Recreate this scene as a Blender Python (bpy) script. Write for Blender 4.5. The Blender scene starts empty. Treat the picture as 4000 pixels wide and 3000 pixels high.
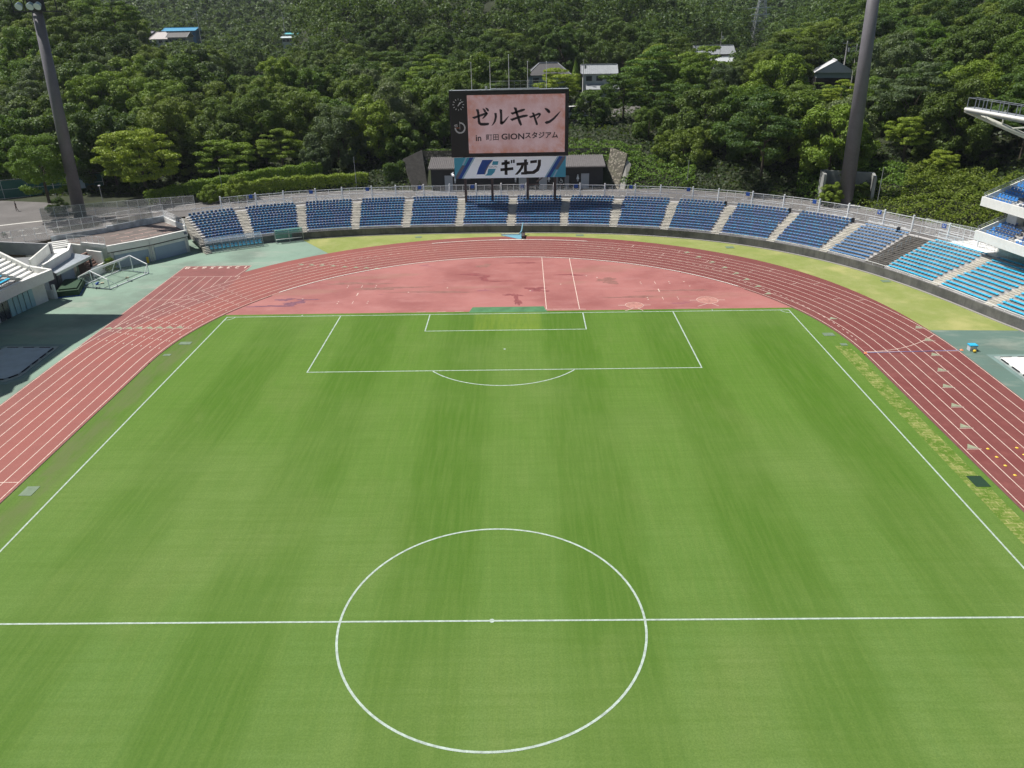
import bpy, math, random
import numpy as np
from mathutils import Vector, Matrix
PI = math.pi
S = bpy.context.scene
COL = S.collection
rnd = random.Random(7)
rng = np.random.default_rng(11)

# ------------------------------------------------------------------ camera
cd = bpy.data.cameras.new("camera"); cam = bpy.data.objects.new("camera", cd); COL.objects.link(cam); S.camera = cam
YAW, PITCH, ROLL = -0.0179998087, 0.445999313, -0.0194791749
cy_, sy_, cp_, sp_ = math.cos(YAW), math.sin(YAW), math.cos(PITCH), math.sin(PITCH)
fw = Vector((sy_*cp_, cy_*cp_, -sp_)); r0 = Vector((cy_, -sy_, 0)); u0 = r0.cross(fw)
cr_, sr_ = math.cos(ROLL), math.sin(ROLL)
rt = r0*cr_ + u0*sr_; up = u0*cr_ - r0*sr_
m = Matrix((( rt.x, up.x, -fw.x, 2.1076), (rt.y, up.y, -fw.y, -35.3812), (rt.z, up.z, -fw.z, 32.5845), (0, 0, 0, 1)))
cam.matrix_world = m
cd.sensor_fit = 'HORIZONTAL'; cd.sensor_width = 36.0; cd.lens = 36.0*3011.88879/4000.0
cd.clip_start = 1.0; cd.clip_end = 4000.0
CAM = Vector((2.1076, -35.3812, 32.5845)); FPX = 3011.9
def pix(p):                                  # world point -> photo pixel (used only to leave out what nobody sees)
    d = Vector(p) - CAM; z = d.dot(fw)
    return (2000 + FPX*d.dot(rt)/z, 1500 - FPX*d.dot(up)/z, z)

# ------------------------------------------------------------------ light
SUN_EL = math.radians(61.5)
sdir = Vector((-9.83, 3.44, 0)).normalized()*math.cos(SUN_EL) + Vector((0, 0, math.sin(SUN_EL)))
w = bpy.data.worlds.new("World"); S.world = w; w.use_nodes = True
nt = w.node_tree; nt.nodes.clear()
o = nt.nodes.new('ShaderNodeOutputWorld'); b = nt.nodes.new('ShaderNodeBackground'); sk = nt.nodes.new('ShaderNodeTexSky')
sk.sky_type = 'NISHITA'; sk.sun_disc = False; sk.sun_elevation = SUN_EL
sk.sun_rotation = math.atan2(sdir.x, sdir.y); sk.altitude = 100; sk.air_density = 1.0; sk.dust_density = 1.2; sk.ozone_density = 1.0
b.inputs[1].default_value = 0.052
nt.links.new(sk.outputs[0], b.inputs[0]); nt.links.new(b.outputs[0], o.inputs[0])
sl = bpy.data.lights.new("sun", 'SUN'); so = bpy.data.objects.new("sun", sl); COL.objects.link(so)
sl.energy = 5.0; sl.angle = math.radians(0.55); sl.color = (1.0, 0.955, 0.88)
so.rotation_euler = sdir.to_track_quat('Z', 'Y').to_euler(); so.location = (0, 0, 80)
S.view_settings.view_transform = 'Standard'; S.view_settings.look = 'None'; S.view_settings.exposure = 0.2; S.view_settings.gamma = 1.0
S.render.engine = 'CYCLES'
S.cycles.max_bounces = 6; S.cycles.diffuse_bounces = 3; S.cycles.glossy_bounces = 2; S.cycles.transmission_bounces = 4
S.cycles.transparent_max_bounces = 8; S.cycles.volume_bounces = 0
S.cycles.caustics_reflective = False; S.cycles.caustics_refractive = False

# ------------------------------------------------------------------ materials
MATS = {}
def mat(name, col=(.5, .5, .5), rough=.7, metal=0., var=0., scale=1., var2=0., scale2=.1, spec=.4, bump=0., bscale=20., emit=0., alpha=None, trans=0., build=None):
    if name in MATS: return MATS[name]
    M = bpy.data.materials.new(name); M.use_nodes = True; nt = M.node_tree
    p = nt.nodes['Principled BSDF']
    p.inputs['Roughness'].default_value = rough; p.inputs['Metallic'].default_value = metal
    p.inputs['Specular IOR Level'].default_value = spec
    p.inputs['Base Color'].default_value = (*col, 1)
    if var or var2 or bump:
        tc = nt.nodes.new('ShaderNodeTexCoord'); src = tc.outputs['Object']
    if var or var2:
        last = None
        for vv, sc in ((var, scale), (var2, scale2)):
            if not vv: continue
            n = nt.nodes.new('ShaderNodeTexNoise'); n.inputs['Scale'].default_value = sc; n.inputs['Detail'].default_value = 5; n.inputs['Roughness'].default_value = .6
            nt.links.new(src, n.inputs['Vector'])
            mr = nt.nodes.new('ShaderNodeMapRange'); mr.inputs['From Min'].default_value = .3; mr.inputs['From Max'].default_value = .7
            mr.inputs['To Min'].default_value = 1-vv; mr.inputs['To Max'].default_value = 1+vv
            nt.links.new(n.outputs[0], mr.inputs[0])
            if last is None: last = mr.outputs[0]
            else:
                mm = nt.nodes.new('ShaderNodeMath'); mm.operation = 'MULTIPLY'; nt.links.new(last, mm.inputs[0]); nt.links.new(mr.outputs[0], mm.inputs[1]); last = mm.outputs[0]
        vm = nt.nodes.new('ShaderNodeVectorMath'); vm.operation = 'SCALE'; vm.inputs[0].default_value = col
        nt.links.new(last, vm.inputs['Scale']); nt.links.new(vm.outputs[0], p.inputs['Base Color'])
    if bump:
        n = nt.nodes.new('ShaderNodeTexNoise'); n.inputs['Scale'].default_value = bscale; n.inputs['Detail'].default_value = 4
        nt.links.new(src, n.inputs['Vector']); bp = nt.nodes.new('ShaderNodeBump'); bp.inputs['Strength'].default_value = bump; bp.inputs['Distance'].default_value = .05
        nt.links.new(n.outputs[0], bp.inputs['Height']); nt.links.new(bp.outputs[0], p.inputs['Normal'])
    if emit:
        p.inputs['Emission Color'].default_value = (*col, 1); p.inputs['Emission Strength'].default_value = emit
    if alpha is not None: p.inputs['Alpha'].default_value = alpha
    if trans: p.inputs['Transmission Weight'].default_value = trans
    if build: build(M, nt, p)
    MATS[name] = M
    return M
class NB:                                     # tiny node-building helper
    def __init__(s, nt): s.nt = nt; s.tc = nt.nodes.new('ShaderNodeTexCoord').outputs['Object']
    def l(s, a, b): s.nt.links.new(a, b)
    def noise(s, sc, det=4, rough=.6, vec=None, scl=None):
        n = s.nt.nodes.new('ShaderNodeTexNoise'); n.inputs['Scale'].default_value = sc; n.inputs['Detail'].default_value = det; n.inputs['Roughness'].default_value = rough
        v = vec or s.tc
        if scl:
            mp = s.nt.nodes.new('ShaderNodeMapping'); mp.inputs['Scale'].default_value = scl; s.l(v, mp.inputs[0]); v = mp.outputs[0]
        s.l(v, n.inputs['Vector']); return n.outputs[0]
    def ramp(s, f, lo, hi, a=0., b=1.):
        m = s.nt.nodes.new('ShaderNodeMapRange'); m.interpolation_type = 'SMOOTHSTEP'
        m.inputs['From Min'].default_value = lo; m.inputs['From Max'].default_value = hi; m.inputs['To Min'].default_value = a; m.inputs['To Max'].default_value = b
        s.l(f, m.inputs[0]); return m.outputs[0]
    def mix(s, f, a, b, mode='MIX'):
        m = s.nt.nodes.new('ShaderNodeMix'); m.data_type = 'RGBA'; m.blend_type = mode
        for i, x in ((0, f), (6, a), (7, b)):
            if isinstance(x, (int, float)): m.inputs[i].default_value = x
            elif isinstance(x, tuple): m.inputs[i].default_value = (*x, 1)
            else: s.l(x, m.inputs[i])
        return m.outputs[2]
    def math(s, op, a, b=0.):
        m = s.nt.nodes.new('ShaderNodeMath'); m.operation = op
        for i, x in ((0, a), (1, b)):
            if isinstance(x, (int, float)): m.inputs[i].default_value = x
            else: s.l(x, m.inputs[i])
        return m.outputs[0]
    def xyz(s, k):
        n = s.nt.nodes.new('ShaderNodeSeparateXYZ'); s.l(s.tc, n.inputs[0]); return n.outputs[k]

def b_pitch(M, nt, p):
    n = NB(nt); x = n.xyz(0); y = n.xyz(1)
    wob = n.math('MULTIPLY', n.math('SUBTRACT', n.noise(.12, 3), .5), 1.6)
    st = n.math('SINE', n.math('MULTIPLY', n.math('ADD', n.math('ADD', x, wob), 1.2), 2*PI/11.2))
    st = n.ramp(st, -.5, .5)
    nearf = n.ramp(y, -30, 45)
    c = n.mix(st, n.mix(nearf, (.088, .168, .032), (.074, .170, .012)), n.mix(nearf, (.126, .214, .056), (.108, .214, .027)))
    big = n.ramp(n.noise(.045, 4, .55), .4, .72)
    c = n.mix(n.math('MULTIPLY', big, .6), c, (.175, .250, .074))
    pat = n.ramp(n.noise(.11, 5, .65, scl=(1, .5, 1)), .52, .72); c = n.mix(n.math('MULTIPLY', pat, .32), c, (.190, .235, .075))
    med = n.ramp(n.noise(.35, 5, .65, scl=(1, .45, 1)), .3, .75)
    c = n.mix(n.math('MULTIPLY', med, .28), c, (.078, .156, .018))
    f1 = n.ramp(n.noise(3.2, 3, .6, scl=(1, .05, 1)), .35, .7); f2 = n.ramp(n.noise(2.4, 3, .6, scl=(.05, 1, 1)), .35, .7)
    c = n.mix(n.math('MULTIPLY', f1, .26), c, (.185, .265, .065)); c = n.mix(n.math('MULTIPLY', f2, .24), c, (.078, .150, .018))
    g = n.ramp(n.noise(9, 6, .85), .32, .68)
    c = n.mix(n.math('MULTIPLY', g, .45), c, (.040, .095, .012))
    sp = n.ramp(n.noise(5, 3, .8), .66, .78); c = n.mix(n.math('MULTIPLY', sp, .35), c, (.26, .31, .12))
    # worn yellowish goal mouth, near sideline dryness
    gm = n.math('MULTIPLY', n.ramp(n.math('ABSOLUTE', n.math('SUBTRACT', x, .2)), 3.6, 4.2, 1, 0), n.ramp(n.math('ABSOLUTE', n.math('SUBTRACT', y, 49.8)), 2.6, 3.1, 1, 0))
    gs = n.ramp(n.noise(2.2, 4, .7, scl=(1, .12, 1)), .35, .65, .45, 1)
    c = n.mix(n.math('MULTIPLY', n.math('MULTIPLY', gm, gs), .42), c, (.195, .265, .035))
    l = n.math('MULTIPLY', n.ramp(x, -34.2, -35.2), n.ramp(n.noise(.35, 4, .7, scl=(1, .3, 1)), .38, .66))
    c = n.mix(n.math('MULTIPLY', l, .7), c, (.125, .150, .060))
    n.l(c, p.inputs['Base Color']); p.inputs['Roughness'].default_value = .85; p.inputs['Specular IOR Level'].default_value = .15
    bp = nt.nodes.new('ShaderNodeBump'); bp.inputs['Strength'].default_value = .35; bp.inputs['Distance'].default_value = .04
    n.l(n.noise(9, 6, .8), bp.inputs['Height']); n.l(bp.outputs[0], p.inputs['Normal'])
def b_verge(M, nt, p):
    n = NB(nt); c = n.mix(n.ramp(n.noise(.25, 5, .65), .35, .7), (.235, .280, .085), (.305, .325, .130))
    c = n.mix(n.math('MULTIPLY', n.ramp(n.noise(1.3, 5, .7), .4, .75), .5), c, (.215, .25, .068))
    c = n.mix(n.math('MULTIPLY', n.ramp(n.noise(.14, 3, .6), .52, .72), .6), c, (.46, .42, .19))
    c = n.mix(n.math('MULTIPLY', n.ramp(n.noise(6, 4, .8), .4, .7), .25), c, (.15, .21, .04))
    n.l(c, p.inputs['Base Color']); p.inputs['Roughness'].default_value = .9; p.inputs['Specular IOR Level'].default_value = .1
def b_yturf(M, nt, p):                         # relaid strips of yellowed turf
    n = NB(nt); br = nt.nodes.new('ShaderNodeTexBrick'); n.l(n.tc, br.inputs['Vector'])
    br.inputs['Scale'].default_value = 1.; br.inputs['Brick Width'].default_value = 1.1; br.inputs['Row Height'].default_value = .42; br.inputs['Mortar Size'].default_value = .03
    br.inputs['Color1'].default_value = (.21, .25, .065, 1); br.inputs['Color2'].default_value = (.14, .21, .04, 1); br.inputs['Mortar'].default_value = (.38, .36, .16, 1)
    c = n.mix(n.ramp(n.noise(.7, 5, .75), .35, .62), br.outputs[0], (.085, .165, .02))
    c = n.mix(n.math('MULTIPLY', n.ramp(n.noise(2.5, 4, .7), .5, .7), .6), c, (.42, .38, .17))
    n.l(c, p.inputs['Base Color']); p.inputs['Roughness'].default_value = .9; p.inputs['Specular IOR Level'].default_value = .1
def b_track(M, nt, p):
    n = NB(nt); x = n.xyz(0)
    sheen_x = n.ramp(x, -40, 40)  # sheen towards the sun painted in: rubber brighter on the left, darker right
    c = n.mix(sheen_x, (.280, .084, .070), (.178, .050, .046))
    c = n.mix(n.math('MULTIPLY', n.ramp(n.noise(.18, 5, .6), .35, .7), .45), c, (.20, .078, .07))
    c = n.mix(n.math('MULTIPLY', n.ramp(n.noise(.9, 5, .7), .45, .75), .3), c, (.34, .125, .11))
    # dark lane wear: rings centred on the bend / along the straights
    n.l(c, p.inputs['Base Color']); p.inputs['Roughness'].default_value = .62; p.inputs['Specular IOR Level'].default_value = .35
    bp = nt.nodes.new('ShaderNodeBump'); bp.inputs['Strength'].default_value = .2; n.l(n.noise(30, 3), bp.inputs['Height']); n.l(bp.outputs[0], p.inputs['Normal'])
def b_dzone(M, nt, p):
    n = NB(nt)
    c = n.mix(n.ramp(n.noise(.10, 5, .6), .35, .68), (.395, .160, .145), (.285, .100, .092))
    c = n.mix(n.math('MULTIPLY', n.ramp(n.noise(.5, 5, .7, scl=(.4, 1, 1)), .45, .72), .5), c, (.43, .205, .19))
    # water stains with sharp ragged borders, and drag marks
    st = n.ramp(n.noise(.16, 6, .62, scl=(.7, 1.6, 1)), .655, .672)
    c = n.mix(n.math('MULTIPLY', st, .75), c, (.27, .095, .115))
    dr = n.ramp(n.noise(.09, 4, .55, scl=(.5, 2.2, 1)), .57, .66)
    c = n.mix(n.math('MULTIPLY', dr, .5), c, (.31, .165, .125))
    # faint seams of the laid sheets
    sx = n.ramp(n.math('ABSOLUTE', n.math('SUBTRACT', n.math('FRACT', n.math('MULTIPLY', n.xyz(0), .25)), .5)), .0, .012, 1, 0)
    c = n.mix(n.math('MULTIPLY', sx, .25), c, (.34, .14, .13))
    n.l(c, p.inputs['Base Color']); p.inputs['Roughness'].default_value = .6; p.inputs['Specular IOR Level'].default_value = .35
def b_apron(M, nt, p):
    n = NB(nt); x = n.xyz(0)
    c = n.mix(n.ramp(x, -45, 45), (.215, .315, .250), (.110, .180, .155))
    c = n.mix(n.math('MULTIPLY', n.ramp(n.noise(.13, 5, .6), .4, .68), .6), c, (.115, .150, .125))
    c = n.mix(n.math('MULTIPLY', n.ramp(n.noise(.3, 5, .65, scl=(.4, 1, 1)), .5, .72), .5), c, (.34, .36, .31))
    n.l(c, p.inputs['Base Color']); p.inputs['Roughness'].default_value = .7; p.inputs['Specular IOR Level'].default_value = .3
def b_wall(M, nt, p):                          # weathered concrete with streaks
    n = NB(nt); c = n.mix(n.ramp(n.noise(.5, 5, .65), .35, .7), (.165, .163, .162), (.095, .095, .097))
    c = n.mix(n.math('MULTIPLY', n.ramp(n.noise(1.6, 5, .7, scl=(1, 1, .12)), .45, .7), .6), c, (.07, .07, .068))
    n.l(c, p.inputs['Base Color']); p.inputs['Roughness'].default_value = .85
def b_stone(M, nt, p):
    n = NB(nt); v = nt.nodes.new('ShaderNodeTexVoronoi'); v.inputs['Scale'].default_value = 2.2; n.l(n.tc, v.inputs['Vector'])
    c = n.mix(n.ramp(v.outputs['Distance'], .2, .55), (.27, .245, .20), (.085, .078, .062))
    c = n.mix(n.math('MULTIPLY', n.ramp(n.noise(.9, 5), .45, .7), .6), c, (.13, .13, .09)); n.l(c, p.inputs['Base Color']); p.inputs['Roughness'].default_value = .9
def b_screen(M, nt, p):
    n = NB(nt); c = n.mix(n.ramp(n.noise(.35, 5, .6), .35, .7), (.345, .245, .262), (.285, .175, .178))
    edge = n.math('MAXIMUM', n.ramp(n.math('ABSOLUTE', n.xyz(0)), 5.0, 8.2), n.ramp(n.math('ABSOLUTE', n.xyz(2)), 2.6, 4.7))
    c = n.mix(n.math('MULTIPLY', edge, n.ramp(n.noise(.8, 5, .7), .3, .7)), c, (.27, .115, .080))
    n.l(c, p.inputs['Emission Color']); p.inputs['Emission Strength'].default_value = .74
    p.inputs['Base Color'].default_value = (.03, .02, .02, 1); p.inputs['Roughness'].default_value = .5
def b_vinyl(M, nt, p):                         # white translucent banner cloth, with an added glow to brighten it
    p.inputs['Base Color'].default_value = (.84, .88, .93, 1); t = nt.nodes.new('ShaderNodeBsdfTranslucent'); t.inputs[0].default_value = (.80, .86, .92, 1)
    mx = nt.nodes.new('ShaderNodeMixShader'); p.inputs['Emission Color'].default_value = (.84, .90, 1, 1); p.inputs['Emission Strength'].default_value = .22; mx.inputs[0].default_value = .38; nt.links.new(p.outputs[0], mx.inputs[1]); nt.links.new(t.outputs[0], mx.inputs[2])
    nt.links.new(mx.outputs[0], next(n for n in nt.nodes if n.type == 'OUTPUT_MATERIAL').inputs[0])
def leafmat(name, col, col2, tr=.32):
    M = bpy.data.materials.new(name); M.use_nodes = True; nt = M.node_tree; nt.nodes.clear(); n = NB(nt)
    oi = nt.nodes.new('ShaderNodeObjectInfo'); at = nt.nodes.new('ShaderNodeAttribute'); at.attribute_name = 'rv'
    c = n.mix(at.outputs['Fac'], col, col2)
    hs = nt.nodes.new('ShaderNodeHueSaturation'); hs.inputs['Saturation'].default_value = 1.
    n.l(n.ramp(oi.outputs['Random'], 0, 1, .475, .52), hs.inputs['Hue']); n.l(n.ramp(oi.outputs['Random'], 0, 1, 1.48, .86), hs.inputs['Value']); n.l(c, hs.inputs['Color'])
    d = nt.nodes.new('ShaderNodeBsdfPrincipled'); d.inputs['Roughness'].default_value = .55; d.inputs['Specular IOR Level'].default_value = .35; n.l(hs.outputs[0], d.inputs['Base Color'])
    t = nt.nodes.new('ShaderNodeBsdfTranslucent'); n.l(n.mix(.5, hs.outputs[0], (.20, .28, .02)), t.inputs['Color'])
    mx = nt.nodes.new('ShaderNodeMixShader'); mx.inputs[0].default_value = tr; n.l(d.outputs[0], mx.inputs[1]); n.l(t.outputs[0], mx.inputs[2])
    oo = nt.nodes.new('ShaderNodeOutputMaterial'); n.l(mx.outputs[0], oo.inputs[0]); MATS[name] = M; return M

white = mat('white_paint', (.78, .78, .76), .55, var=.06, scale=1.5)
fencew = mat('fence_metal', (.88, .90, .92), .4, metal=0., spec=.5)
galv = mat('galvanised', (.50, .52, .54), .38, metal=.6, var=.08, scale=3)
conc = mat('concrete', None or (.1, .1, .1), build=b_wall)
step = mat('step_concrete', (.44, .42, .37), .85, var=.22, scale=.8, var2=.15, scale2=5)
darkstep = mat('old_concrete', (.10, .094, .086), .9, var=.3, scale=1.2)
tread = mat('terrace_concrete', (.42, .41, .405), .9, var=.22, scale=.7)
asphalt = mat('asphalt', (.135, .127, .124), .85, var=.18, scale=.25, var2=.1, scale2=3)
darkasph = mat('brown_terrace', (.15, .125, .115), .85, var=.22, scale=.6)
wpaint = mat('white_wall', (.80, .80, .78), .75, var=.07, scale=.6, var2=.05, scale2=4)
wpaint2 = mat('cream_wall', (.72, .73, .70), .8, var=.12, scale=.5, var2=.06, scale2=3)
shutter = mat('shutter', (.31, .39, .50), .5, var=.05, scale=1)
lineW = mat('line_paint', (.38, .46, .41), .8, var=.25, scale=3, var2=.15, scale2=9)
lineP = mat('track_line', (.66, .52, .45), .7, var=.2, scale=2)
lineK = mat('kerb_white', (.86, .83, .76), .6)
lineG = mat('mark_grey', (.27, .29, .20), .8, var=.2, scale=4)
black = mat('black_metal', (.013, .014, .019), .5, var=.1, scale=2)
brownm = mat('brown_steel', (.075, .055, .055), .55)
polem = mat('pole_paint', (.150, .142, .160), .5, var=.10, scale=.5, var2=.05, scale2=4)
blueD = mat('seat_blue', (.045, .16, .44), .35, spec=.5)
blueLit = mat('seat_blue_lit', (.09, .32, .68), .35, spec=.5)  # sunlit copy of the seat blue
cyan = mat('seat_cyan', (.04, .50, .78), .35, spec=.5)
glass = mat('clear_plastic', (.34, .42, .50), .12, alpha=.30, spec=.6)
gglass = mat('green_plastic', (.16, .38, .32), .2, alpha=.62)
pglass = mat('rail_glass', (.20, .36, .34), .1, alpha=.5, spec=.6)
winb = mat('bright_blinds', (.30, .50, .56), .4)
wind = mat('dark_glass', (.03, .04, .06), .15, spec=.7)
roofm = mat('roof_metal', (.50, .55, .60), .4, metal=.3, var=.06, scale=1)
greend = mat('green_mat', (.013, .045, .020), .7, var=.2, scale=1)  # mats darkened to carry the canopy's shade in their colour
bluep = mat('blue_paint', (.02, .10, .42), .5)
skyb = mat('sky_blue_paint', (.15, .36, .47), .5)
ypl = mat('yellow_plastic', (.80, .55, .06), .4)
opl = mat('orange_plastic', (.75, .22, .08), .5)
MATp = mat('pitch_grass', build=b_pitch); MATv = mat('verge_grass', build=b_verge); MATy = mat('dry_turf', build=b_yturf)
MATt = mat('track_rubber', build=b_track); MATd = mat('infield_rubber', build=b_dzone); MATa = mat('apron_rubber', build=b_apron)
stone = mat('stone_wall', build=b_stone)
soil = mat('forest_floor', (.026, .034, .013), .95, var=.4, scale=.15, var2=.2, scale2=2)
field = mat('field_grass', (.16, .25, .06), .9, var=.25, scale=.1)
bark = mat('bark', (.085, .068, .05), .9, var=.25, scale=3)

# ------------------------------------------------------------------ mesh helpers
class MB:
    def __init__(s): s.v = []; s.f = []; s.mi = []; s.m = 0
    def add(s, vs, fs):
        o = len(s.v); s.v += [tuple(x) for x in vs]; s.f += [tuple(i+o for i in f) for f in fs]; s.mi += [s.m]*len(fs); return s
    def hexa(s, b, t):                        # two quads: bottom ring, top ring
        return s.add(list(b)+list(t), [(3, 2, 1, 0), (4, 5, 6, 7), (0, 1, 5, 4), (1, 2, 6, 5), (2, 3, 7, 6), (3, 0, 4, 7)])
    def box(s, x0, x1, y0, y1, z0, z1):
        return s.hexa([(x0, y0, z0), (x1, y0, z0), (x1, y1, z0), (x0, y1, z0)], [(x0, y0, z1), (x1, y0, z1), (x1, y1, z1), (x0, y1, z1)])
    def obox(s, c, a, l, wd, z0, z1):         # box centred on c, long axis at angle a
        ca, sa = math.cos(a), math.sin(a); P = []
        for sx, sy in ((-1, -1), (1, -1), (1, 1), (-1, 1)):
            x, y = sx*l/2, sy*wd/2; P.append((c[0]+x*ca-y*sa, c[1]+x*sa+y*ca))
        return s.hexa([(*p, z0) for p in P], [(*p, z1) for p in P])
    def prism(s, poly, z0, z1):
        n = len(poly); zf0 = z0 if callable(z0) else (lambda p: z0); zf1 = z1 if callable(z1) else (lambda p: z1)
        vs = [(p[0], p[1], zf0(p)) for p in poly]+[(p[0], p[1], zf1(p)) for p in poly]
        a = sum(poly[i][0]*poly[(i+1) % n][1]-poly[(i+1) % n][0]*poly[i][1] for i in range(n))
        idx = list(range(n))
        fs = [tuple(reversed(idx)), tuple(i+n for i in idx)]+[(i, (i+1) % n, (i+1) % n+n, i+n) for i in idx]
        if a < 0: fs = [tuple(reversed(f)) for f in fs]
        return s.add(vs, fs)
    def tube(s, p, q, r, n=6, r2=None):
        p, q = Vector(p), Vector(q); d = (q-p)
        if d.length < 1e-6: return s
        d.normalize(); a = d.orthogonal().normalized(); b_ = d.cross(a); r2 = r if r2 is None else r2
        vs = [p+(a*math.cos(2*PI*i/n)+b_*math.sin(2*PI*i/n))*r for i in range(n)]+[q+(a*math.cos(2*PI*i/n)+b_*math.sin(2*PI*i/n))*r2 for i in range(n)]
        return s.add(vs, [tuple(reversed(range(n))), tuple(range(n, 2*n))]+[(i, (i+1) % n, (i+1) % n+n, i+n) for i in range(n)])
    def bar(s, p, q, wd, h):                  # rectangular bar between two points
        p, q = Vector(p), Vector(q); d = (q-p).normalized(); sd = d.cross(Vector((0, 0, 1)))
        if sd.length < .01: sd = Vector((1, 0, 0))
        sd.normalize(); u = sd.cross(d); P = [(-1, -1), (1, -1), (1, 1), (-1, 1)]
        return s.hexa([p+sd*a*wd/2+u*b_*h/2 for a, b_ in P], [q+sd*a*wd/2+u*b_*h/2 for a, b_ in P])
    def flat(s, poly, z):
        n = len(poly); a = sum(poly[i][0]*poly[(i+1) % n][1]-poly[(i+1) % n][0]*poly[i][1] for i in range(n))
        pl = list(poly) if a > 0 else list(reversed(poly))
        return s.add([(p[0], p[1], z) for p in pl], [tuple(range(n))])
    def strip(s, A, B, za=None, zb=None):     # quads between two polylines
        n = len(A); f3 = lambda p, z: p if len(p) == 3 else (p[0], p[1], z)
        return s.add([f3(p, za) for p in A]+[f3(p, zb) for p in B], [(i, i+1, n+i+1, n+i) for i in range(n-1)])
    def line(s, p, q, wd, z):
        p, q = Vector(p[:2]), Vector(q[:2]); d = (q-p).normalized(); k = Vector((-d.y, d.x))*wd/2
        return s.flat([p-k, q-k, q+k, p+k], z)
    def arc(s, c, r, wd, a0, a1, z, n=48):
        P = lambda R: [(c[0]+R*math.sin(a0+(a1-a0)*i/n), c[1]+R*math.cos(a0+(a1-a0)*i/n)) for i in range(n+1)]
        return s.strip(P(r+wd/2), P(r-wd/2), z, z) if a1 < a0 else s.strip(P(r-wd/2), P(r+wd/2), z, z)
    def mesh(s, name, mats, smooth=False):
        me = bpy.data.meshes.new(name); me.from_pydata(s.v, [], s.f)
        for m_ in (mats if isinstance(mats, (list, tuple)) else [mats]): me.materials.append(m_)
        if any(s.mi): me.polygons.foreach_set('material_index', s.mi)
        if smooth: me.polygons.foreach_set('use_smooth', [True]*len(me.polygons))
        me.update(); return me
    def build(s, name, mats, parent=None, smooth=False):
        return link(name, s.mesh(name, mats, smooth), parent)
def link(name, me, parent=None):
    o = bpy.data.objects.new(name, me); COL.objects.link(o)
    if parent is not None: o.parent = parent; o.matrix_parent_inverse = Matrix.Identity(4)
    return o
def tag(o, label, cat, group=None):
    o['label'] = label; o['category'] = cat
    if group: o['group'] = group
    return o
def empty(name, loc, label, cat, group=None, rz=0.):
    o = bpy.data.objects.new(name, None); COL.objects.link(o); o.location = loc; o.rotation_euler = (0, 0, rz); o.empty_display_size = .3
    return tag(o, label, cat, group)
def struct(o): o['kind'] = 'structure'; return o
def part(mb, name, mats, root, smooth=False, sub=None):          # mb is in world coordinates; re-based on the thing's own origin
    inv = (Matrix.Translation(root.location) @ Matrix.Rotation(root.rotation_euler.z, 4, 'Z')).inverted()
    me = mb.mesh(name, mats, smooth); me.transform(inv)
    return link(name, me, sub or root)
def copy_tree(o, parent=None):
    c = o.copy(); COL.objects.link(c)
    if parent is not None: c.parent = parent
    for ch in o.children: copy_tree(ch, c)
    return c
def text_mesh(txt, size, extrude=.01, sx=1., off=0.):
    cu = bpy.data.curves.new('t', 'FONT'); cu.body = txt; cu.size = size; cu.extrude = extrude; cu.offset = off; cu.align_x = 'CENTER'; cu.align_y = 'CENTER'; cu.resolution_u = 3
    ob = bpy.data.objects.new('t', cu); COL.objects.link(ob); bpy.context.view_layer.update()
    me = bpy.data.meshes.new_from_object(ob.evaluated_get(bpy.context.evaluated_depsgraph_get()))
    bpy.data.objects.remove(ob); me.materials.clear()
    me.transform(Matrix.Diagonal((sx, 1, 1, 1))); return me

# ------------------------------------------------------------------ the stand's front wall line, seen from above
KN = [(-49.22,80.8),(-45.63,83.56),(-41.67,85.78),(-37.52,87.52),(-33.27,88.82),(-29.02,89.76),(-24.83,90.41),(-20.74,90.83),(-16.76,91.08),(-12.89,91.2),(-9.12,91.23),(-5.43,91.2),(-1.8,91.11),(1.8,90.96),(5.39,90.74),(8.98,90.42),(12.59,89.98),(16.21,89.38),(19.83,88.58),(23.44,87.56),(27.01,86.28),(30.5,84.72),(33.88,82.86),(37.1,80.71),(40.14,78.26),(42.94,75.53),(45.49,72.55),(47.77,69.35),(49.77,65.96),(51.5,62.43),(52.99,58.79),(54.3,55.07),(55.48,51.29),(56.63,47.46),(57.85,43.55),(58.2,38),(58.9,30),(59.3,20),(59.5,0),(59.5,-20)]
K = np.array(KN); D = []
for i in range(len(K)-1):
    p0, p1, p2, p3 = K[max(i-1, 0)], K[i], K[i+1], K[min(i+2, len(K)-1)]
    for k in range(12):
        u = k/12; D.append(.5*((2*p1)+(-p0+p2)*u+(2*p0-5*p1+4*p2-p3)*u*u+(-p0+3*p1-3*p2+p3)*u**3))
D.append(K[-1]); D = np.array(D); SS = np.r_[0, np.cumsum(np.hypot(*np.diff(D, axis=0).T))]
def at(s, d=0.):
    f = lambda q: np.array([np.interp(q, SS, D[:, 0]), np.interp(q, SS, D[:, 1])])
    t = f(s+.8)-f(s-.8); t /= np.hypot(*t); p = f(s); return (float(p[0]-d*t[1]), float(p[1]+d*t[0]))
def ang(s):
    a, b_ = at(s-.8), at(s+.8); return math.atan2(b_[1]-a[1], b_[0]-a[0])
def poly_off(s0, s1, d, ds=1.2):
    n = max(2, int((s1-s0)/ds)+1); return [at(s0+(s1-s0)*i/(n-1), d) for i in range(n)]
def ring(mb, s0, s1, d0, d1, z0, z1):         # solid curved block
    A, B = poly_off(s0, s1, d0), poly_off(s0, s1, d1)
    for i in range(len(A)-1):
        mb.hexa([(*A[i], z0), (*A[i+1], z0), (*B[i+1], z0), (*B[i], z0)], [(*A[i], z1), (*A[i+1], z1), (*B[i+1], z1), (*B[i], z1)])
    return mb

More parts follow.
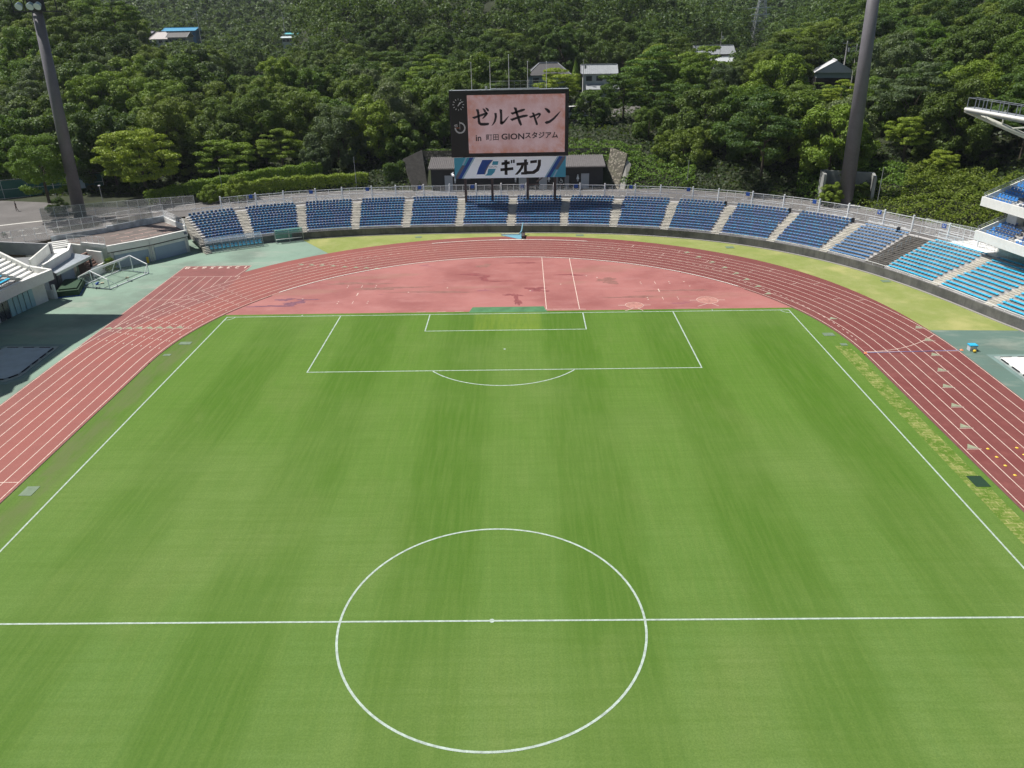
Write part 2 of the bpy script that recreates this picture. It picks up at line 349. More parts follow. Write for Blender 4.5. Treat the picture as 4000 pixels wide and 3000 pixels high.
# ------------------------------------------------------------------ ground sheets
YC = 38.8; R0 = 37.9; LW = 1.22; RO = R0+8*LW
struct(MB().flat([(-900, -700), (900, -700), (900, 60), (-900, 60)], -.06).build('ground', field))
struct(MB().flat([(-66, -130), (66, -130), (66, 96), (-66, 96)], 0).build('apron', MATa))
# verge grass between track and wall
A = [at(17.3+i*1.2, -.35) for i in range(0, 98) if at(17.3+i*1.2, -.35)[1] > 44.9]
def ro(th):                                   # outer edge of the red surface on the bend
    k = min(1., max(0., (math.radians(88)-th)/math.radians(45))); return RO+.12+2.1*k*k*(3-2*k)
T = [math.radians(-34+i*2) for i in range(0, 59)]
Bp = [(ro(t)*math.sin(t), YC+ro(t)*math.cos(t)) for t in T if YC+ro(t)*math.cos(t) > 44.9]
mb = MB(); mb.add([(*p, .004) for p in Bp]+[(*p, .004) for p in A], [])
nA, nB = len(A), len(Bp); i = j = 0
while i < nB-1 or j < nA-1:
    if (j/(nA-1) if nA > 1 else 1) <= i/(nB-1) and j < nA-1: mb.f.append((i, nB+j, nB+j+1)[::-1]); j += 1
    elif i < nB-1: mb.f.append((i, i+1, nB+j)); i += 1
    else: mb.f.append((i, nB+j, nB+j+1)[::-1]); j += 1
    mb.mi.append(0)
struct(mb.build('verge_grass', MATv))
# track: one red sheet under the bend, the straights and the start chute
mb = MB()
tt = [math.radians(-90+i*3) for i in range(61)]
outer = [(ro(t)*math.sin(t) if t > 0 else ro(-t if t > -1.0 else t*-1)*math.sin(t), YC+ro(abs(t))*math.cos(t)) for t in tt]
inner = [((R0-.25)*math.sin(t), YC+(R0-.25)*math.cos(t)) for t in tt]
mb.strip(inner, outer, .008, .008)
for sx in (-1, 1): mb.flat([(sx*(R0-.25), -45), (sx*(RO+.12), -45), (sx*(RO+.12), YC), (sx*(R0-.25), YC)], .008)
b2 = [(-x, 2*-3.2-y) for x, y in inner]; b3 = [(-x, 2*-3.2-y) for x, y in outer]; mb.strip(b2, b3, .008, .008)
mb.f = [f if Vector((mb.v[f[1]][0]-mb.v[f[0]][0], mb.v[f[1]][1]-mb.v[f[0]][1], 0)).cross(Vector((mb.v[f[2]][0]-mb.v[f[1]][0], mb.v[f[2]][1]-mb.v[f[1]][1], 0))).z > 0 else f[::-1] for f in mb.f]
struct(mb.build('running_track', MATt))
struct(MB().flat([(-RO-.1, 44), (-R0+.0, 60), (-R0+.05, 74.3), (-RO-.1, 74.3)], .0105).build('start_chute', mat('chute_rubber', (.225, .078, .072), .65, var=.15, scale=.4, var2=.08, scale2=3)))
din = [((R0-.2)*math.sin(t), YC+(R0-.2)*math.cos(t)) for t in [math.radians(-66.5+i*3.5) for i in range(39)]]
struct(MB().flat([p for p in din if p[1] > 52.9]+[(35, 53.0), (-35, 53.0)], .0145).build('infield', MATd))
# turf
tf = [(-R0+.35, -57.5)]+[(sx*math.sqrt((R0-.35)**2-max(0, y-YC)**2), y) for sx, ys in ((-1, [YC, 42, 45, 48, 51, 53.3]), (1, [53.3, 51, 48, 45, 42, YC])) for y in ys]+[(R0-.35, -57.5)]
struct(MB().flat(tf, .018).build('pitch', MATp))
struct(MB().flat([(35.4, 41.2), (36.9, 41.2), (36.9, -30), (35.4, -30)], .022).build('turf_strip', MATy))
struct(MB().flat([(-4.6, 53.0), (-4.2, 54.9), (4.6, 54.9), (5.0, 53.0)], .021).build('turf_border', mat('green_rubber', (.07, .19, .085), .8, var=.2, scale=.8)))

# painted lines
z = .026; L = MB()
for a, b_ in (((-34, 52.5), (34, 52.5)), ((-34, -52.5), (34, -52.5)), ((-34, 0), (34, 0))): L.line((a[0]-.06, a[1]), (b_[0]+.06, b_[1]), .13, z+.002 if a[1] == 0 else z)
for x in (-34, 34): L.line((x, -52.43), (x, -.07), .13, z); L.line((x, .07), (x, 52.43), .13, z)
for sx in (-1, 1):
    for hx, dy in ((20.1, 16.44), (9.25, 5.44)):
        L.line((sx*hx, 52.43), (sx*hx, 52.5-dy+.06), .13, z)
for hx, dy in ((20.16, 16.44), (9.31, 5.44)): L.line((-hx, 52.5-dy), (hx, 52.5-dy), .13, z)
c0 = math.acos(5.5/9.15)
L.arc((0, 0), 9.1, .14, 0, 2*PI, z+.004, 96)
L.arc((0, 41.5), 9.1, .13, PI-c0+.012, PI+c0-.012, z)
L.arc((-34, 52.5), 1.0, .1, PI/2+.06, PI-.06, z, 10); L.arc((34, 52.5), 1.0, .1, PI+.06, 1.5*PI-.06, z, 10)
L.flat([(.16*math.cos(i*PI/6), .16*math.sin(i*PI/6)) for i in range(12)], z+.006); L.flat([(.13*math.cos(i*PI/6), 41.5+.13*math.sin(i*PI/6)) for i in range(12)], z)
for sx in (-1, 1): L.line((sx*24.9, 52.6), (sx*24.9, 52.95), .1, z)
struct(L.build('pitch_markings', lineW))
L = MB(); z = .0135
for k in range(1, 9):
    r = R0+k*LW; L.arc((0, YC), r, .075, -PI/2, PI/2, z, 100)
    for sx in (-1, 1): L.line((sx*r, -45), (sx*r, YC), .07, z)
for sx in (-1, 1): L.line((sx*(R0+.02), -45), (sx*(R0+.02), YC), .07, z)
for a0, a1 in ((-PI/2, math.radians(-53)), (math.radians(53), PI/2)): L.arc((0, YC), R0+.02, .07, a0, a1, z, 30)
# chute
for k in range(0, 9):
    x = -(R0+k*LW); r = R0+8*LW
    L.line((x, 69.1 if k < 8 else 74.3), (x, YC if k == 8 else YC+math.sqrt(max(1, r*r-x*x))), .06, z+.002)
L.line((-RO, 74.2), (-R0+.1, 74.2), .07, z+.004); L.line((-RO+.05, 69.1), (-R0, 69.1), .07, z+.004)
L.line((-R0+.05, 74.2), (-R0-.6, 68.6), .07, z+.006); L.line((-RO, 59.3), (-R0-2.2, 59.3), .05, z+.004)
L.line((R0, 39.5), (RO, 39.5), .07, z+.004); L.line((-47.6, 15.8), (-R0, 15.8), .07, z+.004); L.line((-RO, 49.1), (-37.2, 48.9), .06, z+.006)
# curved break line on the right
P = [(R0+.2+9.3*t, 39.6+4.6*t*t) for t in [i/14 for i in range(15)]]
for p, q in zip(P, P[1:]): L.line(p, q, .07, z+.006)
# echelon starts
for i, (x, y) in enumerate([(46.7, 46.1), (46.0, 42.4), (44.8, 38.4), (43.6, 34.6), (42.3, 30.9), (41.1, 26.9), (39.9, 23.0), (38.7, 19.5)]): L.line((x-.6, y-.1), (x+.6, y-.1), .07, z+.008)
for t in (24, 33, 42, 51, 60, 69): 
    for k, dr in ((7, 0), (5, -2)):
        a = math.radians(t+dr); r = R0+k*LW; L.line((r*math.sin(a), YC+r*math.cos(a)), ((r+LW)*math.sin(a), YC+(r+LW)*math.cos(a)), .06, z+.004)
for k in range(90):                            # dashed steeplechase guide lines
    for rr, lo, hi in ((45.2, -46, -14), (45.6, 10, 30), (43.0, 30, 50), (40.0, 50, 84)):
        a = math.radians(-47+k*1.5)
        if lo < math.degrees(a) < hi:
            rr2 = rr-(math.degrees(a)-lo)/(hi-lo)*1.6 if rr > 41 else rr-1.5*(math.degrees(a)-lo)/(hi-lo); b_ = a+.011
            L.line((rr2*math.sin(a), YC+rr2*math.cos(a)), (rr2*math.sin(b_), YC+rr2*math.cos(b_)), .08, z+.010)
for k in range(8):                             # hurdle ticks on the left lanes
    for q in range(9):
        a = math.radians(-84+q*3.1+k*.35); r = R0+(k+.5)*LW
        L.line((r*math.sin(a), YC+r*math.cos(a)), (r*math.sin(a+.007), YC+r*math.cos(a+.007)), .10, z+.012)
        if q % 2: L.line(((r+.3)*math.sin(a), YC+(r+.3)*math.cos(a)), ((r+.3)*math.sin(a+.006), YC+(r+.3)*math.cos(a+.006)), .08, z+.014)
struct(L.build('track_markings', lineP))
G = MB(); z = .030                              # grey-green triangles at lane starts
for x, y in [(46.7, 46.1), (46.0, 42.4), (44.8, 38.4), (43.6, 34.6), (42.3, 30.9), (41.1, 26.9), (39.9, 23.0), (38.7, 19.5), (37.4+.8, 49.2)]: G.flat([(x-.5, y), (x+.5, y), (x-.1, y+.75)], z)
for a, k in ((24.5, 7), (27.5, 6), (31, 5), (34.5, 4), (38, 3), (41.5, 2), (45.5, 1), (49.5, 0)):
    a = math.radians(a+10); r = R0+(k+.5)*LW; e = (r*math.sin(a), YC+r*math.cos(a)); G.flat([(e[0]-.5, e[1]), (e[0]+.45, e[1]-.1), (e[0]+.3, e[1]+.7)], z)
for x, y in ((-30.5, 74.2), (-28.9, 73.9), (-27.3, 73.7), (-25.6, 73.3), (-23.8, 72.7), (-22.1, 72.3), (-20.5, 72.0), (-18.9, 71.6)): G.flat([(x-.5, y), (x+.5, y-.1), (x-.1, y+.6)], z)
for k in range(8): x = -46.9+k*1.2; G.flat([(x-.55, 49.2), (x+.55, 49.0), (x-.1, 49.75)], z)
struct(G.build('lane_start_marks', lineG))
for i, ch in enumerate('12345678'):             # lane numbers, read from the chute's far end
    me = text_mesh(ch, 1.45, .001, 1., .02); me.materials.append(lineP); me.transform(Matrix.Rotation(PI, 4, 'Z')); o = link('lane_number', me); o.location = (-R0-.6-i*LW, 73.45, .034); struct(o)
KB = MB(); KB.arc((0, YC), R0-.02, .14, math.radians(-53), math.radians(53), .05, 60)
KB.arc((0, YC), RO+.05, .16, math.radians(-15), math.radians(15), .05, 30); KB.line((-1.7, YC+RO+.05), (2.3, YC+RO+.0), .30, .056)
struct(KB.build('white_kerb', lineK))
KB = MB()
for sx in (-1, 1): KB.box(sx*(R0-.32)-.05, sx*(R0-.32)+.05, -45, YC+.1, 0, .06)
for i in range(16):
    for sg in (-1, 1):
        a, b_ = math.radians(sg*(55+i*2.2)), math.radians(sg*(57.2+i*2.2)); KB.bar(((R0-.32)*math.sin(a), YC+(R0-.32)*math.cos(a), .03), ((R0-.32)*math.sin(b_), YC+(R0-.32)*math.cos(b_), .03), .1, .06)
struct(KB.build('track_kerb', mat('brown_kerb', (.16, .085, .075), .8, var=.2, scale=2)))
# damp stains on the infield rubber
def stain(cx, cy, rx, ry, seed, m_):
    r_ = random.Random(seed); P = []; ph = [r_.uniform(0, 6.28) for _ in range(4)]
    for i in range(64): a = 2*PI*i/64; k = 1+.35*math.sin(2*a+ph[0])+.28*math.sin(3*a+ph[1])+.16*math.sin(7*a+ph[2])+.10*math.sin(13*a+ph[3]); P.append((cx+rx*k*math.cos(a), cy+ry*k*math.sin(a)))
    mb = MB(); c = (cx, cy); mb.v = [(*c, .0165+seed*.0002)]+[(*p, .0165+seed*.0002) for p in P]; mb.f = [(0, i+1, (i+1) % 64+1) for i in range(64)]; mb.mi = [0]*64; struct(mb.build('damp_stain', m_))
dk = mat('stain_purple', (.20, .085, .115), .5, var=.2, scale=1.5); dr_ = mat('stain_red', (.25, .075, .075), .5, var=.2, scale=1.5); db = mat('stain_brown', (.27, .125, .105), .6, var=.2, scale=1)
for i, q in enumerate(((-28.6, 58.7, .9, .5, dk), (-27.2, 57.2, 1.2, .8, dk), (-29.8, 56.3, 2.0, .35, dk), (-25.8, 58.6, 1.1, .3, dk), (-5.2, 68.3, 1.9, .42, dr_), (-3.3, 66.7, .8, .9, dr_), (-1.4, 65.2, 1.6, .3, dr_), (3.7, 61.8, 1.0, .7, dr_), (4.3, 60.9, .9, .4, dr_), (1.3, 57.2, .45, 1.6, dr_), (.6, 59.4, 1.0, .4, dr_), (8.6, 67.6, 1.7, .35, dr_), (2.2, 73.6, 1.6, .35, dr_), (-3.5, 72.4, .8, .9, db), (-16.5, 62.8, 4.2, .5, db), (-20.5, 65.0, 3.0, .6, db), (-9.5, 61.0, 4.5, .35, db), (22.5, 60.3, 3.5, .3, db), (13.5, 64.8, 1.5, 1.0, db), (16, 58, 3.4, .3, db))): stain(q[0], q[1], q[2], q[3], i+1, q[4])
# infield markings
L = MB(); z = .022
L.line((4.9, 53.9), (4.9, 76.2), .09, z); L.line((8.95, 53.8), (8.95, 75.5), .09, z); L.line((4.7, 53.85), (9.7, 53.7), .09, z+.002)
for sx, x0 in ((1, 19.7), (-1, -19.6)):
    L.line((x0, 59.9), (x0, 61.0), .12, z)
    for y in (57.3, 63.6):
        L.line((x0, y-.5), (x0, y+.5), .06, z)
        for dx in (-1.9, 1.9):
            for dy in (-.35, .35): L.flat([(x0+dx+.09*math.cos(i), y+dy+.12*math.sin(i)) for i in range(6)], z)
for cx, cy, r in ((15.8, 54.9, 1.1), (25.1, 56.4, 1.3)):
    L.arc((cx, cy), r, .05, 0, 2*PI, z, 30)
    for sx in (-1, 1): L.line((cx+sx*r, cy), (cx+sx*(r+.9), cy), .08, z); L.line((cx+sx*.3, cy-r), (cx+sx*(r*.9)*(1.4 if sx < 0 else .8), cy-r-.9), .08, z)
for x, y in ((-26.4, 58.9), (10.8, 67.0), (12.2, 66.2), (3.0, 61.0), (-13, 61), (23.6, 63.9), (24, 62), (-8, 62.6), (7.1, 63.5)): L.flat([(x+.1*math.cos(i), y+.12*math.sin(i)) for i in range(6)], z)
for x in (-11, -8.5, -6.3): L.line((x, 53.45), (x+1.1, 53.5), .06, z)
struct(L.build('infield_markings', lineP))
for cx, cy, r in ((15.8, 54.9, 1.05), (25.1, 56.4, 1.25)):
    o = MB().prism([(cx+r*math.cos(i*PI/12), cy+r*math.sin(i*PI/12)) for i in range(24)], .012, .0185).build('throwing_circle', mat('circle_concrete', (.42, .20, .17), .8, var=.3, scale=2))
    tag(o, 'smaller worn red throwing circle near the pitch edge' if r < 1.2 else 'larger worn red throwing circle nearer the right bend', 'throwing circle', 'throwing circles')
gm = mat('cover_green', (.15, .21, .14), .7, var=.15, scale=2)
for (x, y, a, b_), lb in zip([(-35.9, 44.3, 1.3, .8), (-36.6, 41, .8, .5), (-36.3, 14.5, 1.0, 1.3), (35.9, 44.5, 1.2, .9), (36.5, 41.6, .7, .6), (36.5, 14.6, 1.1, 1.5), (50.0, 62.9, 1.1, .9), (11.4, 88.7, 1.2, .9), (33.7, 80.2, 1.2, 1.0), (-15, 89, 1.0, .8), (-22.5, 62.5, .01, .01)][:10],
      ['pale square access cover beside the left corner of the pitch', 'small green access cover below the pale one at the left corner', 'grey green access cover in the grass between left sideline and track',
       'grey access cover in the grass by the right corner flag spot', 'small green access cover below the grey one at the right corner', 'dark green access cover at the yellow turf strip on the right',
       'green drain cover on the grass verge below the cyan seats', 'faint green drain cover on the verge right of the water jump barrier', 'green drain cover on the verge below the fourth block right of the scoreboard', 'faint drain cover on the verge left of the scoreboard']):
    tag(MB().prism([(x-a/2, y-b_/2), (x+a/2, y-b_/2), (x+a/2, y+b_/2), (x-a/2, y+b_/2)], 0, .045).build('access_cover', gm if x < 36.4 or y > 30 else greend), lb, 'access cover', 'access covers in the grass')

# ------------------------------------------------------------------ curved stand
AIS = [9.3, 17.5, 25.9, 34.2, 43.0, 51.6, 60.3, 68.4, 76.6, 84.6, 93.2, 101.4]; WIDE = (107.9, 111.0); AIS2 = [118.9, 127.1, 135.4]
DEP, RISE, D1, Z1 = .85, .24, .55, 1.12
root = empty('terraced_stand', (*at(60, 5), 0), 'curved open concrete terrace with front wall around the far bend', 'stand')
W_ = MB(); ring(W_, 1.5, 197, 0, .28, -.5, 1.15); part(W_, 'front_wall', conc, root)
W_ = MB(); ring(W_, 1.5, 197, -.38, -.05, 0, .07); part(W_, 'gutter', mat('gutter', (.30, .29, .27), .9), root)
W_ = MB()
for i in range(12):
    ring(W_, 2.6, 197, .28 if i == 0 else D1+.25+(i-1)*DEP, D1+.25+i*DEP, -.5, 1.0+i*RISE if i < 11 else 1.0+11*RISE-.06)
part(W_, 'terrace_steps', tread, root)
stairs = [(a-.6, a+.6, step) for a in AIS+AIS2]+[(WIDE[0]+.1, WIDE[1]-.1, darkstep), (1.55, 2.55, step)]
for a0, a1, mt in stairs:
    W_ = MB()
    for i in range(11):
        ring(W_, a0, a1, .42+i*DEP, .802+i*DEP, 1.0+(i-1)*RISE, 1.0+(i+.5)*RISE)
        if i < 10: ring(W_, a0, a1, .797+i*DEP, .797+(i+1)*DEP, 1.0+(i-1)*RISE, 1.018+(i+1)*RISE)
    for q in range(0): pass
    if a0 < 2:
        for i in range(5): ring(W_, a0, a1, -.2-(i+1)*.32, -.2-i*.32, 0, 1.0-(i+1)*.17)
    part(W_, 'stairway', mt, root)
for i in range(1, 11, 2):
    W_ = MB(); p = at(109.4, .6+i*DEP); zz = 1.0+i*RISE; W_.tube((*p, zz), (*p, zz+.95), .03); q = at(109.4, .6+(i+1)*DEP); W_.tube((*q, zz+RISE), (*q, zz+.95+RISE), .03); W_.tube((*p, zz+.95), (*q, zz+.95+RISE), .03); part(W_, 'handrail', galv, root)

W_ = MB()
FR = poly_off(2.6, 160, .16, 2.0)
for p, q in zip(FR, FR[1:]): W_.tube((*p, 1.48), (*q, 1.48), .03, 5); W_.tube((*p, 1.15), (*p, 1.48), .02, 4)
part(W_, 'front_rail', fencew, root)
road = empty('perimeter_road', (0, 110, 3.55), 'x', 'x'); del road['label']; del road['category']; bpy.data.objects.remove(road)
R_ = MB(); A_, B_ = poly_off(3.2, 197, 10.05), poly_off(3.2, 197, 19.0); R_.strip(A_, B_, 3.6, 3.6)
PLZ = [(-54.4, 90.5), (-56.2, 88.9), (-62.3, 82.2), (-68.4, 77.3), (-70.5, 74.5), (-74, 73.6), (-80, 66), (-140, 60), (-160, 110), (-100, 107), (-84, 103.5), (-76, 98.6), (-60, 99.5), (-52, 103), (-46, 105)]
R_.flat(PLZ+[at(5, 19.0), at(3.2, 10.05)], 3.604)
R_.f = [f if len(f) > 4 or Vector((R_.v[f[1]][0]-R_.v[f[0]][0], R_.v[f[1]][1]-R_.v[f[0]][1], 0)).cross(Vector((R_.v[f[2]][0]-R_.v[f[1]][0], R_.v[f[2]][1]-R_.v[f[1]][1], 0))).z > 0 else f[::-1] for f in R_.f]
struct(R_.build('road', asphalt))
R_ = MB(); s = 6.0
while s < 135: R_.line(at(s, 12.4), at(s+.55, 12.4), .18, 3.612); s += 1.42
for i in range(16):
    x, y = -58-i*1.62, 95.3-i*1.12; dx, dy = -.66, -.46; R_.line((x, y), (x+dx, y+dy), .16, 3.612)
    if i > 3: x += 2.2; y -= 3.0; R_.line((x, y), (x+dx, y+dy), .16, 3.612)
P = [(-71, 91.8), (-80, 87.3), (-92, 80), (-110, 70)]
for p, q in zip(P, P[1:]): R_.line(p, q, .5, 3.612)
R_.line((-77.2, 96.4), (-79.4, 99.6), .16, 3.616)
struct(R_.build('road_markings', mat('road_paint', (.62, .61, .57), .8)))
W_ = MB(); ring(W_, 3.2, 197, 18.8, 19.1, 3.3, 3.72); struct(W_.build('road_kerb', tread))

# ------------------------------------------------------------------ fences on the stand
def fence(mb_p, mb_w, s0, s1, d, z0, h, post, pr, wires, wr=.009, rail=.046):
    n = max(1, round((s1-s0)/post)); P = [at(s0+(s1-s0)*i/n, d) for i in range(n+1)]
    for p in P: mb_p.tube((*p, z0), (*p, z0+h), pr, 5)
    for p, q in zip(P, P[1:]):
        for zz in (z0+h, z0+h*.52, z0+.12): mb_p.tube((*p, zz), (*q, zz), rail, 4)
        for k in range(wires): zz = z0+.2+(h-.3)*k/(wires-1); mb_w.tube((*p, zz), (*q, zz), wr, 3)
ORD = ['first', 'second', 'third', 'fourth', 'fifth', 'sixth', 'seventh', 'eighth', 'ninth', 'tenth', 'eleventh', 'twelfth', 'thirteenth', 'fourteenth', 'fifteenth', 'sixteenth', 'seventeenth', 'eighteenth', 'nineteenth', 'twentieth', 'twenty-first', 'twenty-second', 'twenty-third', 'twenty-fourth', 'twenty-fifth', 'twenty-sixth', 'twenty-seventh', 'twenty-eighth', 'twenty-ninth', 'thirtieth']
GATES = AIS+[109.5, 117.8]
SGN = {12: 'U', 11: 'V'}
for gi, gs in enumerate(GATES):
    g0, g1 = gs-2.2, gs+2.3
    if gi == 5 or gi == 6: g0, g1 = gs-2.1, gs+2.1
    scr = -1 if False else 0
    h = 2.25; lab = f'white gate fence panel between two thick posts, {ORD[gi]} from the left above the seats'
    r_ = empty('gate_fence', (*at(gs, 11.1), 3.6), lab, 'fence', 'gate fences along the top of the stand')
    P_, Wm = MB(), MB(); fence(P_, Wm, g0, g1, 11.1, 3.6, h-.12, 1.15, .032, 10)
    part(P_, 'frame', fencew, r_); part(Wm, 'wire_mesh', fencew, r_)
    for e in (g0, g1):
        t_ = MB(); p = at(e, 11.1); t_.tube((*p, 3.4), (*p, 3.6+h+.08), .115, 10); t_.obox(p, ang(e), .22, .22, 3.6+h+.08, 3.6+h+.13); part(t_, 'post', fencew, r_)
    sgm = MB(); sgm.obox(at(g1-.62, 11.0), ang(g1), .62, .03, 5.15, 5.75); sp = part(sgm, 'sign', bluep, r_)
    if gi in SGN:
        me = text_mesh(SGN[gi], .55, .012); me.materials.append(lineK); p = at(g1-.62, 10.97)
        me.transform(Matrix.Translation((*p, 5.45)) @ Matrix.Rotation(ang(g1), 4, 'Z') @ Matrix.Rotation(PI/2, 4, 'X')); me.transform(Matrix.Translation(r_.location).inverted()); link('letter', me, sp)
    nx = GATES[gi+1]-2.2 if gi+1 < len(GATES) else gs+12
    r_ = empty('wire_fence', (*at((g1+nx)/2, 11.1), 3.6), f'white horizontal wire fence on the stand rim, {ORD[gi]} stretch from the left', 'fence', 'plain fences along the top of the stand')
    P_, Wm = MB(), MB(); fence(P_, Wm, g1+.1, nx-.1, 11.1, 3.6, 2.05, 1.5, .03, 10); part(P_, 'frame', fencew, r_); part(Wm, 'wire_mesh', fencew, r_)
low = [(3.5, 8.2)]+[(a+1.1, b_-1.1) for a, b_ in zip(AIS, AIS[1:])]+[(AIS[-1]+1.0, WIDE[0]-.2), (WIDE[1]+.3, 114.5)]
for gi, (s0, s1) in enumerate(low):
    if 50 < s0 < 66: continue
    r_ = empty('low_fence', (*at((s0+s1)/2, 9.95), 3.6), f'low white railing with thin wires behind the top seats, {ORD[gi]} from the left', 'fence', 'low railings behind the top seat row')
    P_, Wm = MB(), MB(); fence(P_, Wm, s0, s1, 9.98, 3.58, 1.1, 1.25, .026, 5); part(P_, 'frame', fencew, r_); part(Wm, 'wire_mesh', fencew, r_)
for i, a in enumerate(AIS+[WIDE[0]-.6]):
    if a < 80: continue
    tag(MB().obox(at(a-.85, 9.6), ang(a), .35, .4, 3.5, 4.25).build('rubbish_bin', black), f'small dark bin at the top end of stairway, {ORD[max(0,i-8)]} bin from the left', 'bin', 'bins at the stair tops')

# ------------------------------------------------------------------ seats
def seat_mesh(name, m1, m2, back=True):
    b_ = MB()
    if not back:
        b_.hexa([(-.225, -.16, .37), (.225, -.16, .37), (.225, .17, .35), (-.225, .17, .35)], [(-.21, -.17, .43), (.21, -.17, .43), (.225, .19, .45), (-.225, .19, .45)])
        b_.m = 1; b_.box(-.03, .03, -.02, .04, 0, .35); return b_.mesh(name, [m1, galv]), b_
    b_.hexa([(-.225, -.20, .36), (.225, -.20, .36), (.215, .20, .34), (-.215, .20, .34)], [(-.225, -.22, .42), (.225, -.22, .42), (.215, .20, .39), (-.215, .20, .39)])
    b_.hexa([(-.20, .20, .69), (.20, .20, .69), (.20, .29, .69), (-.20, .29, .69)], [(-.17, .215, .75), (.17, .215, .75), (.17, .285, .75), (-.17, .285, .75)])  # back rim in the bright pan colour, a painted sunlit edge
    b_.m = 1; b_.hexa([(-.22, .17, .40), (.22, .17, .40), (.22, .22, .38), (-.22, .22, .38)], [(-.20, .21, .69), (.20, .21, .69), (.20, .275, .69), (-.20, .275, .69)])
    b_.m = 2; b_.box(-.03, .03, .05, .11, 0, .35); return b_.mesh(name, [m1, m2, galv]), b_
back_shade = mat('seat_back_shaded', (.075, .095, .145), .45, spec=.3)  # backs darker than pans: shade of the backlit seats put into the colour
seatD, SB = seat_mesh('seat_blue', blueD, back_shade); seatC, SC = seat_mesh('seat_cyan', cyan, cyan, False); seatLit, _ = seat_mesh('seat_lit', blueLit, mat('seat_blue_back', (.05, .22, .55), .4))
BLK = []; prev = 3.0
for a in AIS: BLK.append((prev, a-.75)); prev = a+.75
BLK += [(prev, WIDE[0]-.1), (WIDE[1]+.2, AIS2[0]-.75), (AIS2[0]+.75, AIS2[1]-.75), (AIS2[1]+.75, AIS2[2]-.75), (AIS2[2]+.75, 143.2), (144.7, 151.8), (153.3, 160.4), (161.9, 169), (170.5, 177.6), (179.1, 186.2)]
BNAME = {13: 'block just right of the wide dark stairs', 14: 'block below the white platform', 15: 'lowest block at the right edge'}
indiv = []; rest = []
for bi, (s0, s1) in enumerate(BLK):
    n = int((s1-s0)/.47)
    for r in range(11):
        jt = (rnd.random()-.5)*.3
        d = D1+.45+r*DEP-(.12 if r else 0); zz = 1.0+r*RISE
        for i in range(n):
            s_ = s0+(s1-s0)*(i+.5)/n+jt; p = at(s_, d); a = ang(s_)
            (indiv if bi in (14, 15) or (bi == 13 and r < 2) else rest).append((p[0], p[1], zz, a, bi, r))
vis = []
for q in indiv:
    u_, v_, _z = pix((q[0], q[1], q[2]+.4))
    (vis if u_ < 4030 else rest).append(q)
vis.sort(key=lambda q: (q[0]-CAM.x)**2+(q[1]-CAM.y)**2)
NDECK = 95
rest += vis[300-NDECK:]; vis = vis[:300-NDECK]
RN = ['front', 'second', 'third', 'fourth', 'fifth', 'sixth', 'seventh', 'eighth', 'ninth', 'tenth', 'topmost']
for (x, y, zz, a, bi, r) in vis:
    o = link('stadium_seat', seatC); o.location = (x, y, zz); o.rotation_euler = (0, 0, a)
    tag(o, f'cyan plastic seat, {RN[r]} row, {BNAME[bi]}', 'seat', f'cyan seats, {RN[r]} row, {BNAME[bi]}')
seatM = [mat('seat_blue_%d' % i, c, .35, spec=.5) for i, c in enumerate(((.11, .27, .52), (.13, .35, .60), (.18, .27, .52)))]
MV, MF, MI = [], [], []; base = 0
for sb_, sel in ((SB, [q for q in rest if q[4] < 12]), (SC, [q for q in rest if q[4] >= 12])):
    sv = np.array(sb_.v); n = len(sel); R = np.array([[q[0], q[1], q[2], q[3]] for q in sel]); ca, sa = np.cos(R[:, 3]), np.sin(R[:, 3])
    X = sv[None, :, 0]*ca[:, None]-sv[None, :, 1]*sa[:, None]+R[:, 0:1]; Y = sv[None, :, 0]*sa[:, None]+sv[None, :, 1]*ca[:, None]+R[:, 1:2]; Z = sv[None, :, 2]+R[:, 2:3]
    MV += np.stack([X, Y, Z], -1).reshape(-1, 3).tolist(); MF += ((np.array(sb_.f)[None]+(np.arange(n)*len(sv))[:, None, None]).reshape(-1, 4)+base).tolist(); base = len(MV)
    for q in sel:
        if sb_ is SB: k = rnd.randrange(3); MI += [(k, 3, 5)[z_] for z_ in sb_.mi]
        else: k = 0 if q[4] == 12 or (q[4] > 13 and q[5] == 10) else 4; MI += [(k, 5)[z_] for z_ in sb_.mi]
me = bpy.data.meshes.new('seats'); me.from_pydata(MV, [], MF)
for m_ in seatM+[back_shade, cyan, galv]: me.materials.append(m_)
me.polygons.foreach_set('material_index', MI); me.update()
o = link('stadium_seats', me); o['kind'] = 'stuff'; o['label'] = 'dark blue and cyan plastic seats filling the curved terrace blocks'; o['category'] = 'seats'

# ------------------------------------------------------------------ scoreboard
XL, XR, YB = -9.72, 9.92, 98.5
sb = empty('scoreboard', (.1, YB, 3.6), 'large black video scoreboard on four brown posts with white sponsor sign below', 'scoreboard')
part(MB().box(XL, XR, YB, YB+1.5, 11.08, 21.62), 'housing', black, sb)
t_ = MB(); t_.box(XL+.1, XR-.1, YB+.1, YB+1.4, 21.62, 21.66)
for i in range(9): x = XL+.4+i*2.35; t_.box(x, x+.12, YB+.15, YB+1.35, 21.66, 21.74)
t_.box(-2.9, 5.0, YB+.5, YB+1.3, 21.66, 21.80); part(t_, 'top_deck', galv, sb)
SX0, SX1, SZ0, SZ1 = -6.78, 9.31, 11.72, 20.92
scr = MB().box(-(SX1-SX0)/2, (SX1-SX0)/2, -.05, .04, -(SZ1-SZ0)/2, (SZ1-SZ0)/2).build('screen', mat('led_screen', build=b_screen), sb)
scr.location = ((SX0+SX1)/2-.1, -.0, (SZ0+SZ1)/2-3.6)
txtm = mat('screen_text', (.022, .016, .026), .6)
